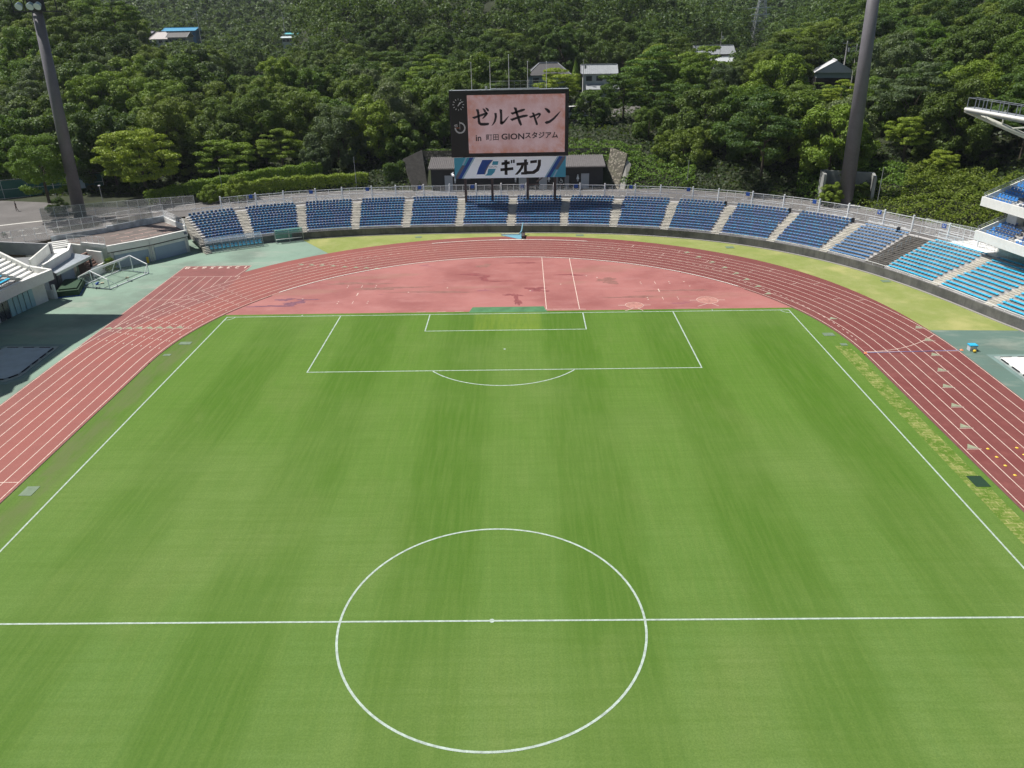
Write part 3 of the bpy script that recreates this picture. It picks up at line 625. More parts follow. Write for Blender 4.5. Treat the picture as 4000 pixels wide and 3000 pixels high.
def stroke(mb, pts, y, th=.03):               # brush stroke: list of (x, z, width)
    Lf, Rt = [], []
    for i, (x, z_, w_) in enumerate(pts):
        a = pts[max(i-1, 0)]; b_ = pts[min(i+1, len(pts)-1)]; dx, dz = b_[0]-a[0], b_[1]-a[1]; l = math.hypot(dx, dz) or 1
        nx, nz = -dz/l*w_/2, dx/l*w_/2; Lf.append((x+nx, y, z_+nz)); Rt.append((x-nx, y, z_-nz))
    n = len(pts); mb.add(Lf+Rt+[(p[0], p[1]+th, p[2]) for p in Lf+Rt], [(i, i+1, n+i+1, n+i) for i in range(n-1)]+[(2*n+i, 3*n+i, 3*n+i+1, 2*n+i+1) for i in range(n-1)])
# strokes are given in crop pixels (x right, y down) of the lettering, 50.7 px per metre on the board
def T(pts, k=1.): return [((x-293)/(1205-293)*(SX1-SX0)+SX0, SZ1-(y-400)/(940-400)*(SZ1-SZ0), w_/56.6*k) for x, y, w_ in pts]
big = MB(); yb = YB-.085
ST = [ # ze
 [(338, 600, 6), (352, 606, 16), (400, 590, 15), (450, 573, 15), (474, 563, 20), (480, 568, 8)], [(478, 562, 16), (462, 585, 14), (440, 608, 9), (430, 616, 2)],
 [(375, 530, 8), (388, 536, 20), (394, 560, 17), (397, 610, 17), (398, 640, 18), (404, 660, 20)], [(400, 655, 16), (416, 666, 20), (450, 667, 20), (482, 665, 17), (493, 660, 6)],
 [(437, 522, 4), (450, 533, 14), (458, 548, 16), (462, 556, 8)], [(463, 516, 4), (477, 526, 14), (487, 540, 15), (490, 548, 7)],
 # ru
 [(545, 566, 5), (556, 570, 18), (558, 600, 17), (548, 640, 14), (530, 668, 8), (516, 682, 2)], [(594, 533, 6), (606, 540, 20), (608, 580, 17), (607, 630, 17), (608, 660, 22), (616, 668, 16)], [(610, 664, 18), (635, 646, 13), (660, 618, 9), (680, 594, 2)],
 # ki
 [(698, 565, 5), (712, 573, 16), (760, 557, 15), (800, 545, 18), (826, 538, 12), (831, 534, 4)], [(693, 622, 5), (706, 630, 17), (760, 611, 15), (815, 598, 18), (850, 594, 14), (857, 590, 4)],
 [(727, 518, 5), (742, 526, 20), (754, 570, 17), (770, 620, 18), (784, 660, 20), (795, 683, 13)],
 # ya (small)
 [(870, 603, 5), (882, 608, 13), (930, 590, 12), (962, 578, 15), (976, 580, 10)], [(974, 578, 14), (966, 596, 11), (948, 616, 8), (938, 624, 2)], [(896, 568, 4), (908, 575, 15), (920, 610, 14), (932, 645, 16), (942, 676, 16), (946, 682, 7)],
 # n
 [(1015, 530, 5), (1030, 538, 17), (1050, 556, 21), (1062, 572, 14)], [(1016, 660, 4), (1030, 662, 20), (1060, 654, 18), (1100, 625, 15), (1135, 588, 11), (1163, 556, 2)]]
for st in ST: stroke(big, T(st, 1.3), yb)
part(big, 'screen_title', txtm, sb)
for txt, cx, cz, sz, sx in (('in', 389, 797, 1.42, 1.0), ('町田', 521, 794, 1.12, 1.0), ('GION', 715, 789, 1.32, 1.15), ('スタジアム', 984, 782, 1.12, 1.0)):
    me = text_mesh(txt, sz, .012, sx, .012 if txt[0] == '町' else .03); me.materials.append(txtm); X_, Z_, _ = T([(cx, cz, 1)])[0]
    me.transform(Matrix.Translation((X_-sb.location.x, -.072, Z_-3.6)) @ Matrix.Rotation(PI/2, 4, 'X')); link('screen_caption', me, sb)
clkm = mat('clock_white', (.72, .76, .82), .5)
def dial(cx, cz, r, ticks):
    mb = MB(); 
    for i in range(ticks):
        a = 2*PI*i/ticks
        if ticks == 12 or not (a > 1.5*PI+.05): mb.bar((cx+math.sin(a)*r*.74, YB-.03, cz+math.cos(a)*r*.74), (cx+math.sin(a)*r, YB-.03, cz+math.cos(a)*r), .05, .09 if ticks == 12 else .07)
    return mb
c1 = dial(-8.22, 19.5, .95, 12); c1.bar((-8.32, YB-.05, 19.3), (-7.62, YB-.05, 19.98), .04, .10); c1.bar((-8.30, YB-.07, 19.28), (-7.92, YB-.07, 19.85), .04, .13); part(c1, 'clock', clkm, sb)
c2 = dial(-8.1, 15.85, .92, 48)
for i in range(28):
    a, b_ = 1.5*PI*i/28, 1.5*PI*(i+1)/28; c2.bar((-8.1+math.sin(a)*.8, YB-.03, 15.85+math.cos(a)*.8), (-8.1+math.sin(b_)*.8, YB-.03, 15.85+math.cos(b_)*.8), .03, .04)
c2.bar((-8.13, YB-.05, 15.6), (-8.13, YB-.05, 16.85), .04, .09); c2.m = 1; c2.bar((-9.05, YB-.04, 15.85), (-8.1, YB-.04, 15.85), .03, .05); part(c2, 'match_timer', [clkm, opl], sb)
me = text_mesh('45', .62, .01); me.materials.append(clkm); me.transform(Matrix.Translation((-8.78-sb.location.x, -.03, 16.2-3.6)) @ Matrix.Rotation(PI/2, 4, 'X')); link('timer_number', me, sb)
# sponsor sign: x 175..1209, y 979..1172 in the same crop
def U(x, y): return ((x-175)/(1209-175)*(9.53+9.36)-9.36, 11.03-(y-979)/(1172-979)*(11.03-7.57))
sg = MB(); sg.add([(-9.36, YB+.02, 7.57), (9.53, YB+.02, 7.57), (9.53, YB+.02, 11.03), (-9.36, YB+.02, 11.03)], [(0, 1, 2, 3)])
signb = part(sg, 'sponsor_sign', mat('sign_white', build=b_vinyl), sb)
def spoly(pts, m_, lay, name='sign_stripe'):
    P = [U(*p) for p in pts]; a = sum(P[i][0]*P[(i+1) % len(P)][1]-P[(i+1) % len(P)][0]*P[i][1] for i in range(len(P)))
    if a < 0: P = P[::-1]
    y0 = YB+.02-.004*lay; mb = MB(); mb.add([(p[0], y0, p[1]) for p in P], [tuple(range(len(P)))]); part(mb, name, m_, sb, sub=signb)
s_cy = mat('sign_cyan', (.065, .40, .58), .5); s_bl = mat('sign_blue', (.016, .085, .38), .5); s_lb = mat('sign_pale_blue', (.32, .55, .70), .5); s_gr = mat('sign_grey', (.14, .15, .21), .5); s_bk = mat('sign_black', (.012, .011, .014), .5)
for f in (0, 1):
    mrr = (lambda p: p) if not f else (lambda p: (1384-p[0], 2151-p[1]))
    for pts, m_, ly in (([(175, 979), (320, 979), (205, 1172), (175, 1172)], s_cy, 1), ([(281, 979), (298, 979), (262, 1046), (246, 1046)], s_lb, 2), ([(320, 979), (356, 979), (238, 1172), (204, 1172)], s_bl, 2), ([(356, 979), (372, 979), (254, 1172), (238, 1172)], s_lb, 2),
                       ([(246, 1050), (276, 1050), (204, 1172), (182, 1172), (182, 1150)], s_gr, 3)): spoly([mrr(p) for p in pts], m_, ly)
spoly([(437, 1003), (530, 1003), (490, 1050), (462, 1100), (452, 1136), (378, 1136), (400, 1075)], s_bl, 2, 'sign_logo'); spoly([(530, 1003), (538, 1003), (500, 1048), (472, 1100), (458, 1136), (448, 1136), (460, 1098), (488, 1048)], s_gr, 3, 'sign_logo')
spoly([(535, 1016), (586, 1016), (578, 1050), (524, 1050)], s_cy, 2, 'sign_logo'); spoly([(490, 1085), (560, 1085), (545, 1120), (515, 1148), (455, 1148), (478, 1130)], s_cy, 2, 'sign_logo')
me = text_mesh('GION', .42, .004, 1.35); me.materials.append(s_gr); X_, Z_ = U(534, 1068); me.transform(Matrix.Translation((X_-sb.location.x, .012, Z_-3.6)) @ Matrix.Rotation(PI/2, 4, 'X')); link('sign_lettering', me, signb)
kb = [[(613, 1028), (690, 1018), (690, 1044), (613, 1054)][::1], [(602, 1083), (722, 1073), (722, 1100), (602, 1110)], [(640, 1008), (668, 1005), (668, 1145), (640, 1145)], [(700, 1008), (714, 1006), (714, 1036), (700, 1038)], [(720, 1006), (736, 1004), (736, 1034), (720, 1036)],
      [(752, 1034), (860, 1028), (860, 1054), (752, 1060)], [(822, 1005), (850, 1003), (848, 1144), (794, 1144), (794, 1122), (820, 1120)], [(796, 1056), (822, 1054), (812, 1085), (788, 1118), (760, 1144), (733, 1144), (765, 1110), (786, 1080)],
      [(880, 1016), (942, 1010), (942, 1036), (880, 1042)], [(950, 1010), (980, 1008), (978, 1060), (960, 1110), (915, 1140), (845, 1142), (848, 1112), (900, 1112), (932, 1092), (948, 1056)]]
for q in kb: spoly(q, s_bk, 4 if len(q) == 4 else 3, 'sign_lettering')
for x in (-7.65, -3.05, 3.05, 7.75): part(MB().box(x-.2, x+.2, YB+.55, YB+.95, 3.2, 11.1), 'post', brownm, sb)
t_ = MB(); t_.bar((4.6, YB+.9, 6.6), (7.2, YB+.9, 8.6), .16, .2); t_.bar((3.1, YB+.9, 6.2), (5.2, YB+.9, 6.2), .1, .14); part(t_, 'brace', brownm, sb)
t_ = MB(); t_.tube((-3.0, YB+1.2, 22.9), (6.0, YB+1.2, 22.9), .035, 4); t_.tube((-3.0, YB+1.2, 22.3), (6.0, YB+1.2, 22.3), .02, 4)
for i in range(10): t_.tube((-3+i, YB+1.2, 21.6), (-3+i, YB+1.2, 22.9), .03, 4)
part(t_, 'top_railing', galv, sb)
t_ = MB()
for rr in range(3):
    for i in range(6):
        for k in range(6):
            a, b_ = PI+PI*k/6, PI+PI*(k+1)/6; cx = -1.6+i*1.05; t_.tube((cx+.5*math.cos(a), YB+1.0, 22.75-rr*.35+.32*math.sin(a)), (cx+.5*math.cos(b_), YB+1.0, 22.75-rr*.35+.32*math.sin(b_)), .035, 4)
part(t_, 'cable_loops', black, sb)
for i, (x, h) in enumerate(((-5.95, 25.75), (-2.9, 25.8), (.15, 26.8), (3.2, 25.75), (6.25, 25.7))):
    t_ = MB(); t_.tube((x, YB+.6, 21.6), (x, YB+.6, h), .055, 6, .035); t_.tube((x, YB+.6, h), (x, YB+.6, h+.12), .09, 6); part(t_, 'flagpole', fencew, sb)
cc = MB(); cc.tube((-9.6, YB+.3, 8.6), (-10.0, YB-.3, 8.4), .05); cc.tube((-9.75, YB-.35, 8.35), (-9.5, YB-.65, 8.15), .2, 8); part(cc, 'camera', fencew, sb)
cc = MB(); cc.tube((-3.6, YB+.5, 21.7), (-3.6, YB+.5, 22.2), .2, 8); part(cc, 'siren', galv, sb)
lad = empty('step_ladder', (2.0, 99.6, 3.6), 'white folding step ladder standing under the scoreboard', 'ladder')
t_ = MB()
for dx in (0, .5):
    t_.tube((1.6+dx, 99.6, 3.6), (1.9+dx*.7, 99.8, 6.4), .03, 4); t_.tube((2.3+dx, 100.3, 3.6), (1.95+dx*.7, 99.9, 6.4), .025, 4)
for i in range(8): a = i/8; t_.tube((1.6+.3*a, 99.6+.2*a, 3.6+2.8*a), (2.1+.15*a, 99.6+.2*a, 3.6+2.8*a), .025, 4)
part(t_, 'frame', fencew, lad)

# ------------------------------------------------------------------ toilet block and stone walls behind the board
tb = empty('toilet_block', (1, 110, 3.6), 'low dark toilet building with corrugated roof behind the scoreboard', 'building')
part(MB().box(-14.6, 16.9, 108.4, 114, 3.4, 7.5), 'wall', mat('dark_cladding', (.026, .028, .034), .6, var=.1, scale=2), tb)
t_ = MB(); x = -15.0
while x < 17.2: t_.hexa([(x, 107.9, 7.5), (x+.18, 107.9, 7.5), (x+.18, 114.3, 8.5), (x, 114.3, 8.5)], [(x, 107.9, 7.72), (x+.18, 107.9, 7.72), (x+.18, 114.3, 8.72), (x, 114.3, 8.72)]); x += .36
t_.hexa([(-15, 107.8, 7.45), (17.3, 107.8, 7.45), (17.3, 114.3, 8.45), (-15, 114.3, 8.45)], [(-15, 107.8, 7.6), (17.3, 107.8, 7.6), (17.3, 114.3, 8.6), (-15, 114.3, 8.6)]); part(t_, 'roof', mat('corrugated', (.15, .14, .14), .6, var=.15, scale=1.5), tb)
for x in (-12.1, 12.9, 1.5, 5.2): part(MB().box(x, x+1.45, 108.28, 108.4, 3.6, 6.3), 'door', mat('grey_door', (.42, .46, .52), .5), tb)
for x in (7.9, 9.9): part(MB().box(x, x+.8, 108.3, 108.4, 3.6, 6.0), 'door', mat('grey_door2', (.2, .21, .24), .5), tb)
for x in (-8.6, -4.2): part(MB().box(x, x+1.2, 108.3, 108.4, 5.6, 6.4), 'window', mat('window_grey', (.18, .2, .22), .3), tb)
def pict(cx, z, skirt):
    t_ = MB(); P = [(cx+.13*math.cos(i*PI/4), z+.62+.13*math.sin(i*PI/4)) for i in range(8)]; t_.add([(p[0], 108.33, p[1]) for p in P[::-1]], [tuple(range(8))][::-1])
    B = [(cx-.12, z+.45), (cx+.12, z+.45), (cx+(.28 if skirt else .16), z-.1), (cx-(.28 if skirt else .16), z-.1)]; t_.add([(p[0], 108.33, p[1]) for p in B[::-1]], [(0, 1, 2, 3)])
    t_.box(cx-.11, cx-.03, 108.32, 108.38, z-.5, z-.1); t_.box(cx+.03, cx+.11, 108.32, 108.38, z-.5, z-.1); part(t_, 'pictogram', clkm, tb)
for cx, sk_ in ((-10.2, 0), (12.3, 1), (.9, 0), (7.0, 1)): pict(cx, 5.4, sk_)
t_ = MB(); t_.arc((0, 0), .3, .07, .3, 4.6, 0, 16); t_.line((0, .0), (0, .5), .09, 0); t_.line((0, .1), (.3, .1), .08, .001); t_.line((.3, .1), (.36, -.25), .08, .002)
t_.v = [(9.2+x_, 108.33, 5.0+y_) for x_, y_, z_ in t_.v]; t_.f = [f[::-1] for f in t_.f]; part(t_, 'pictogram', clkm, tb)
def quadwall(name, pts, m_, lb, cat, th=.5):
    a = Vector(pts[0]); n_ = (Vector(pts[1])-a).cross(Vector(pts[3])-a).normalized()*th
    return tag(MB().hexa([Vector(p) for p in pts], [Vector(p)-n_ for p in pts]).build(name, m_), lb, cat)
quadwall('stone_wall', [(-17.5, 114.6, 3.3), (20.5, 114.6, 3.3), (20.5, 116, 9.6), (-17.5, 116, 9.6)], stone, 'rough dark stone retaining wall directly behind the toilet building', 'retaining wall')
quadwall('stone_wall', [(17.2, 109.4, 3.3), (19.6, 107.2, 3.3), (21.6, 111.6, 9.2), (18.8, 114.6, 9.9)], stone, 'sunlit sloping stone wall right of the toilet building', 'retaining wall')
quadwall('stone_wall', [(-17.6, 107.6, 3.3), (-15.4, 109.5, 3.3), (-16.9, 116.2, 9.8), (-20.2, 113.6, 8.6)], mat('shaded_stone', (.045, .043, .04), .9, var=.4, scale=1.5), 'shaded sloping stone wall left of the toilet building', 'retaining wall')  # darker copy of the stone, its shade put into the colour
quadwall('ramp_wall', [(19.7, 107.0, 3.3), (20.7, 106.8, 3.3), (22.3, 111.0, 7.4), (21.5, 111.3, 8.2)], mat('pale_concrete', (.36, .35, .32), .9, var=.15, scale=1), 'pale smooth concrete strip at the right edge of the sloping stone wall', 'retaining wall')

# ------------------------------------------------------------------ floodlight towers, thin poles, tower bay
def tower(base, top, r1, r2, lb):
    r_ = empty('floodlight_tower', base, lb, 'floodlight tower', 'floodlight towers')
    t_ = MB(); t_.tube(base, top, r1, 24, r2); part(t_, 'pole', polem, r_, smooth=True); return r_
def ray_at(u, v, F):                          # point on the photo ray at forward distance F
    d = fw*1. + rt*((u-2000)/FPX) + up*((1500-v)/FPX); t = (F-0.)/(d.y); return CAM+d*t
TL = (-71.3, 91.4, 3.5)
pT = ray_at(145, 45, 91.4+35.38-1.8)
t1 = tower(TL, tuple(pT), 1.0, .70, 'tall grey floodlight tower with round lamps behind the left fence')
cT = pT; hd = MB()
for zz in (0, 1.9, 3.9):
    for yy in (-.6, .6): hd.bar((cT.x-3.2, cT.y+yy, cT.z+zz), (cT.x+3.4, cT.y+yy, cT.z+zz), .12, .16)
for xx in (-3.1, -1.3, 1.5, 3.3): hd.bar((cT.x+xx, cT.y-.6, cT.z-.1), (cT.x+xx, cT.y-.6, cT.z+4), .1, .1)
hd.box(cT.x-.95, cT.x+.95, cT.y-.5, cT.y+.8, cT.z-.1, cT.z+4.2); part(hd, 'head_frame', black, t1)
lm = mat('lamp_lens', (.50, .62, .66), .2, spec=.8)
for rr in range(2):
    for x in (-1.75, -.1, 1.0):
        c = Vector((cT.x+x-.05*rr, cT.y-.9, cT.z+.95+rr*1.55)); t_ = MB(); t_.tube(c, c+Vector((0, -.55, -.35)), .38, 16, .52); q = part(t_, 'lamp', [lm], t1, smooth=False)
pB = Vector((54.9, 91.8, 3.5)); pT2 = ray_at(3411, 0, 91.8+35.38-1.0)
dirv = (pT2-pB); pT3 = pB+dirv*1.3
tower(tuple(pB), tuple(pT3), 1.2, .76, 'tall grey purple floodlight tower rising from the concrete bay on the right')
tag(MB().prism([(53.1, 90.2), (56.2, 88.9), (57.5, 92.2), (54.3, 93.6)], 3.4, 3.95).build('plinth', tread), 'low concrete plinth under the right floodlight tower', 'plinth')
bw = empty('concrete_bay', (55.5, 95, 3.6), 'three sided concrete retaining bay around the right floodlight tower', 'retaining wall')
P = [(51.4, 92.6), (52.2, 96.8), (59.4, 93.6), (58.2, 89.6)]
for i, nm in enumerate(('side_wall', 'back_wall', 'side_wall')):
    a, b_ = P[i], P[i+1]; c = ((a[0]+b_[0])/2, (a[1]+b_[1])/2); part(MB().obox(c, math.atan2(b_[1]-a[1], b_[0]-a[0]), math.hypot(b_[0]-a[0], b_[1]-a[1])+(.35 if i == 1 else -.4), .4, 3.0, 8.4), nm, mat('bay_concrete', (.33, .34, .33), .9, var=.2, scale=.7), bw)
for x, y, h, lb in ((-51.5, 103.5, 5.6, 'thin grey pole rising from the hedge on the left'), (-28.9, 110.5, 6.0, 'thin grey pole in front of the dark hedge bank left of the board'), (32.1, 107.1, 5.0, 'thin grey pole at the dark bank right of the board'), (58.6, 88.4, 6.6, 'thin grey pole right of the concrete bay')):
    tag(MB().tube((x, y, 3.5), (x, y, 3.6+h), .07, 6, .05).build('thin_pole', galv), lb, 'pole', 'thin poles along the road')
for x, y, h, lb in ((-71.0, 98.9, 3.6, 'small street lamp with white head behind the left fence'), (-77.6, 96.6, 5.2, 'street lamp in front of the leftmost tree')):
    r_ = empty('street_lamp', (x, y, 3.6), lb, 'street lamp', 'street lamps on the left'); part(MB().tube((x, y, 3.6), (x, y, 3.6+h), .06, 6), 'pole', galv, r_); part(MB().tube((x, y, 3.6+h), (x, y, 3.75+h), .22, 8), 'lamp_head', fencew, r_)

# ------------------------------------------------------------------ storage building with roof terrace (left)
gr = empty('storage_building', (-55, 80, 0), 'white storage building with two roller shutters and a brown roof terrace', 'building')
FRp = (-50.1, 82.3); FLp = (-58.3, 73.4); FM = (-53.9, 77.3); BR = (-56.2, 88.9); BL = (-68.4, 77.3)
GP = [FRp, FM, FLp, (-62.6, 74.9), BL, (-62.3, 82.2), BR]
part(MB().prism(GP, -.2, 3.24), 'wall', wpaint2, gr)
part(MB().prism([(-50.4, 82.5), (-54.1, 77.5), (-58.4, 73.7), (-62.5, 75.2), (-68.2, 77.4), (-62.4, 82.0), (-56.3, 88.6)], 3.24, 3.30), 'terrace_floor', darkasph, gr)
def wallseg(mb, a, b_, th, z0, z1, off=0.):
    dx, dy = b_[0]-a[0], b_[1]-a[1]; l = math.hypot(dx, dy); nx, ny = dy/l*off, -dx/l*off
    mb.obox(((a[0]+b_[0])/2+nx, (a[1]+b_[1])/2+ny), math.atan2(dy, dx), l, th, z0, z1); return mb
t_ = MB(); wallseg(t_, FM, FRp, .35, 2.55, 3.5, .12); wallseg(t_, FLp, FM, .35, 2.55, 3.5, .12); part(t_, 'fascia', wpaint, gr)
t_ = MB(); wallseg(t_, FM, FRp, .2, 2.38, 2.5, .03); wallseg(t_, FLp, FM, .2, 2.38, 2.5, .03); part(t_, 'shadow_strip', black, gr)  # solid black strip stands in for the shade under the fascia
def lerp2(a, b_, t): return (a[0]+(b_[0]-a[0])*t, a[1]+(b_[1]-a[1])*t)
for a, b_, t0, t1_ in ((FM, FRp, .1, .9), (FLp, FM, .13, .95)):
    q = part(wallseg(MB(), lerp2(a, b_, t0), lerp2(a, b_, t1_), .1, 0, 1.98, .06), 'roller_shutter', shutter, gr); part(wallseg(MB(), lerp2(a, b_, t0), lerp2(a, b_, t1_), .14, 1.98, 2.36, .1), 'shutter_housing', wpaint2, gr, sub=q)
t_ = MB()
for a, b_, t0 in ((FM, FRp, .02), (FM, FRp, .95), (FLp, FM, .04), (FLp, FM, .98)): p = lerp2(a, b_, t0); t_.tube((p[0]+.25, p[1]-.25, 0), (p[0]+.25, p[1]-.25, 2.5), .06)
part(t_, 'downpipe', galv, gr)
part(wallseg(MB(), lerp2(FM, FRp, .90), lerp2(FM, FRp, .97), .05, 2.9, 3.25, .36), 'sign', s_gr, gr)
t_ = MB(); wallseg(t_, FRp, BR, .3, 3.24, 4.1); part(t_, 'side_parapet', wpaint, gr)
t_ = MB(); wallseg(t_, BL, (-62.3, 82.2), .35, 3.24, 4.0, -.1); wallseg(t_, (-62.3, 82.2), BR, .35, 3.24, 4.2, -.1); part(t_, 'back_wall', mat('stained_wall', (.46, .50, .53), .85, var=.35, scale=1.2), gr)
t_ = MB(); wallseg(t_, FLp, (-62.6, 74.9), .25, 3.24, 3.75, -.1); part(t_, 'end_parapet', wpaint, gr)
L = MB(); z = 3.304                              # parking bay lines on the terrace
def tl(p, q): L.line(p, q, .12, z)
bx = Vector((FRp[0]-FLp[0], FRp[1]-FLp[1])).normalized(); by = Vector((-bx.y, bx.x))
for k in range(5):
    o_ = Vector((-57.6, 75.2))+bx*(1.2+k*2.15)
    tl(o_+by*.9, o_+by*.9+bx*1.7); tl(o_+by*.9, o_+by*1.4); o2 = o_+by*3.2; tl(o2, o2+bx*1.7); tl(o2+bx*1.7, o2+bx*1.7-by*.5); o3 = o_+by*5.4; tl(o3, o3+bx*1.3)
part(L, 'bay_lines', mat('bay_paint', (.55, .34, .30), .8), gr)
def panel_fence(name, P, h, lb, group=None, wires=10, screens=(), z0=3.3, cat='fence', pr=.03, sp=1.8):
    r_ = empty(name, (*P[0][:2], z0), lb, cat, group); fr, wr = MB(), MB()
    for a, b_ in zip(P, P[1:]):
        l = math.hypot(b_[0]-a[0], b_[1]-a[1]); n = max(1, round(l/sp)); za, zb = (a[2] if len(a) > 2 else z0), (b_[2] if len(b_) > 2 else z0)
        for i in range(n+1):
            t = i/n; p = lerp2(a, b_, t); zz = za+(zb-za)*t; fr.tube((*p, zz), (*p, zz+h), pr, 5)
        for hh in (h, h*.5, .1): fr.tube((a[0], a[1], za+hh), (b_[0], b_[1], zb+hh), .024, 4)
        for k in range(wires): hh = .15+(h-.25)*k/max(1, wires-1); wr.tube((a[0], a[1], za+hh), (b_[0], b_[1], zb+hh), .009, 3)
    part(fr, 'frame', fencew, r_)
    if wires: part(wr, 'wire_mesh', fencew, r_)
    for (a, b_, t0, t1_, h0, h1) in screens:
        part(wallseg(MB(), lerp2(a, b_, t0), lerp2(a, b_, t1_), .02, z0+h0, z0+h1), 'screen_panel', mat('mesh_screen', (.42, .42, .37), .8, alpha=.38), r_)
    return r_
M1, M2 = (-62.5, 82.5), (-56.2, 89.1); B0 = (-68.9, 77.5)
panel_fence('terrace_fence', [(-75.4, 87.6, 3.7), (-66.5, 91.5, 3.7), (-60.5, 93.5, 3.7), (-53.6, 95.6, 3.7)], 2.3, 'tall white mesh fence between the terrace and the left road', z0=3.7, wires=14, screens=[((-75.4, 87.6), (-66.5, 91.5), .0, 1, .1, 2.2), ((-66.5, 91.5), (-60.5, 93.5), .0, 1., .1, 2.2)])
panel_fence('terrace_fence', [B0, M1, M2], 1.9, 'white mesh fence standing on the stained back wall of the terrace', z0=4.1, wires=12, screens=[(B0, M1, .1, .95, .1, .9), (M1, M2, .1, .8, .1, .9)])
panel_fence('terrace_fence', [FLp, (-62.6, 74.9), (-64.6, 74.9)], 1.0, 'low white railing on the left end of the terrace', z0=3.75, wires=7, sp=1.1)
panel_fence('terrace_fence', [FRp, BR], 1.05, 'white slatted railing on the parapet between terrace and blue seats', z0=4.1, wires=12, sp=1.0)
panel_fence('entrance_fence', [(-69.0, 77.6), (-73.8, 73.9)], 1.9, 'white mesh gate panels at the left stair entrance', z0=3.6, wires=10, sp=1.4)
tag(MB().prism([(-54.3, 76.3), (-54.0, 76.3), (-54.05, 76.6), (-54.3, 76.6)], 0, .9).build('traffic_cone', ypl), 'yellow cone standing between the two roller shutters', 'cone')

# ------------------------------------------------------------------ west building at the left edge
wb = empty('main_stand_building', (-64, 56, 0), 'white two storey main stand corner with blinds and pale stairs at the left edge', 'building')
WF = [(-59.9, 59.6), (-60.9, 55.8), (-61.4, 51.5), (-61.6, 40)]
part(MB().prism(WF+[(-75, 40), (-75, 60.5), (-64, 62.0)], -.1, 2.9), 'wall', wpaint2, wb)
t_ = MB()
for a, b_ in (((-58.9, 60.2), (-60.0, 55.0)), ((-60.0, 55.0), (-60.3, 51.0)), ((-60.3, 51.0), (-60.5, 40))): wallseg(t_, a, b_, .4, 2.75, 4.05)
wallseg(t_, (-58.9, 60.2), (-63.3, 62.2), .35, 2.75, 4.05); part(t_, 'balcony_parapet', wpaint, wb)
part(MB().prism([(-59.1, 60.0), (-60.2, 55), (-60.5, 51), (-60.7, 40), (-75, 40), (-75, 61), (-64, 62.5)], 2.72, 2.9), 'balcony_floor', wpaint, wb)
t_ = MB()
for i in range(7): a = lerp2((-60.45, 57.6), (-61.35, 51.6), i/7); b_ = lerp2((-60.45, 57.6), (-61.35, 51.6), (i+.82)/7); wallseg(MB(), a, b_, .1, .1, 2.35); part(wallseg(MB(), a, b_, .08, .08, 2.3, -.06), 'window', winb if i < 5 else wind, wb)
for i in range(9):
    pass
t_ = MB()
n_st = 13
for i in range(n_st): t_.prism([(-61.3-i*.78, 58.6-i*.02), (-61.3-(i+1)*.78, 58.6-i*.02), (-61.3-(i+1)*.78, 61.6+i*.25), (-61.3-i*.78, 61.6+i*.25)], 2.9, 3.0+(i+1)*.26)
part(t_, 'stairs', white, wb)
t_ = MB()
for i in range(10): t_.box(-62.6-(i+1)*.85, -62.6-i*.85, 40, 58.3, 2.9, 3.25+i*.4)
part(t_, 'seating_steps', tread, wb)
part(MB().hexa([(-62.4, 61.7, 2.9), (-72.5, 65.3, 2.9), (-72.6, 65.0, 2.9), (-62.5, 61.4, 2.9)], [(-62.4, 61.7, 4.1), (-72.5, 65.3, 7.6), (-72.6, 65.0, 7.6), (-62.5, 61.4, 4.1)]), 'stair_side_wall', wpaint, wb)
part(MB().hexa([(-63.4, 63.6, 3.0), (-65.3, 71.4, 3.0), (-65.5, 71.4, 3.0), (-63.6, 63.5, 3.0)], [(-63.4, 63.6, 4.4), (-65.3, 71.4, 4.4), (-65.5, 71.4, 4.4), (-63.6, 63.5, 4.4)]), 'walkway_wall', wpaint2, wb)
t_ = MB(); wallseg(t_, (-61.3, 62.6), (-61.7, 69.6), .3, 2.6, 4.0); wallseg(t_, (-61.7, 69.6), (-63.4, 73.4), .3, 2.6, 4.0); part(t_, 'walkway_wall', wpaint, wb)
part(MB().prism([(-61.3, 61.8), (-61.7, 69.6), (-63.4, 73.4), (-68.5, 77), (-71, 74.3), (-65.6, 71.4), (-63.6, 62.6)], -.1, 3.0), 'walkway', wpaint2, wb)
for i in range(4): part(MB().obox((-65.6-.35*i, 74.4+.5*i), .6, 2.6, .4, 3.0, 3.1+.13*(i+1)), 'stairs', white, wb)
t_ = MB(); t_.prism([(-71.9, 70.8), (-65.3, 71.6), (-64.4, 67.6), (-64.0, 64.6), (-69.6, 66.4)], 2.5, 2.6); part(t_, 'sunken_floor', mat('grey_floor', (.2, .21, .22), .8), wb)
t_ = MB(); wallseg(t_, (-74.5, 73.4), (-65.1, 71.6), .3, 2.6, 4.4); part(t_, 'walkway_wall', mat('grey_wall', (.30, .31, .33), .85, var=.1, scale=1), wb)
cs = empty('seat_row', (-64, 57, 3), 'x', 'x'); bpy.data.objects.remove(cs)
for r in range(4):
    x = -63.0-r*.85; zz = 3.25+r*.4; 
    for i in range(6):
        y = 57.6-.5*i-.1*r; o = link('stadium_seat', seatC); o.location = (x, y, zz); o.rotation_euler = (0, 0, PI/2)
        tag(o, f'cyan plastic seat in the left stand, {RN[r]} row by the pale stairs', 'seat', f'cyan seats of the left stand, {RN[r]} row')
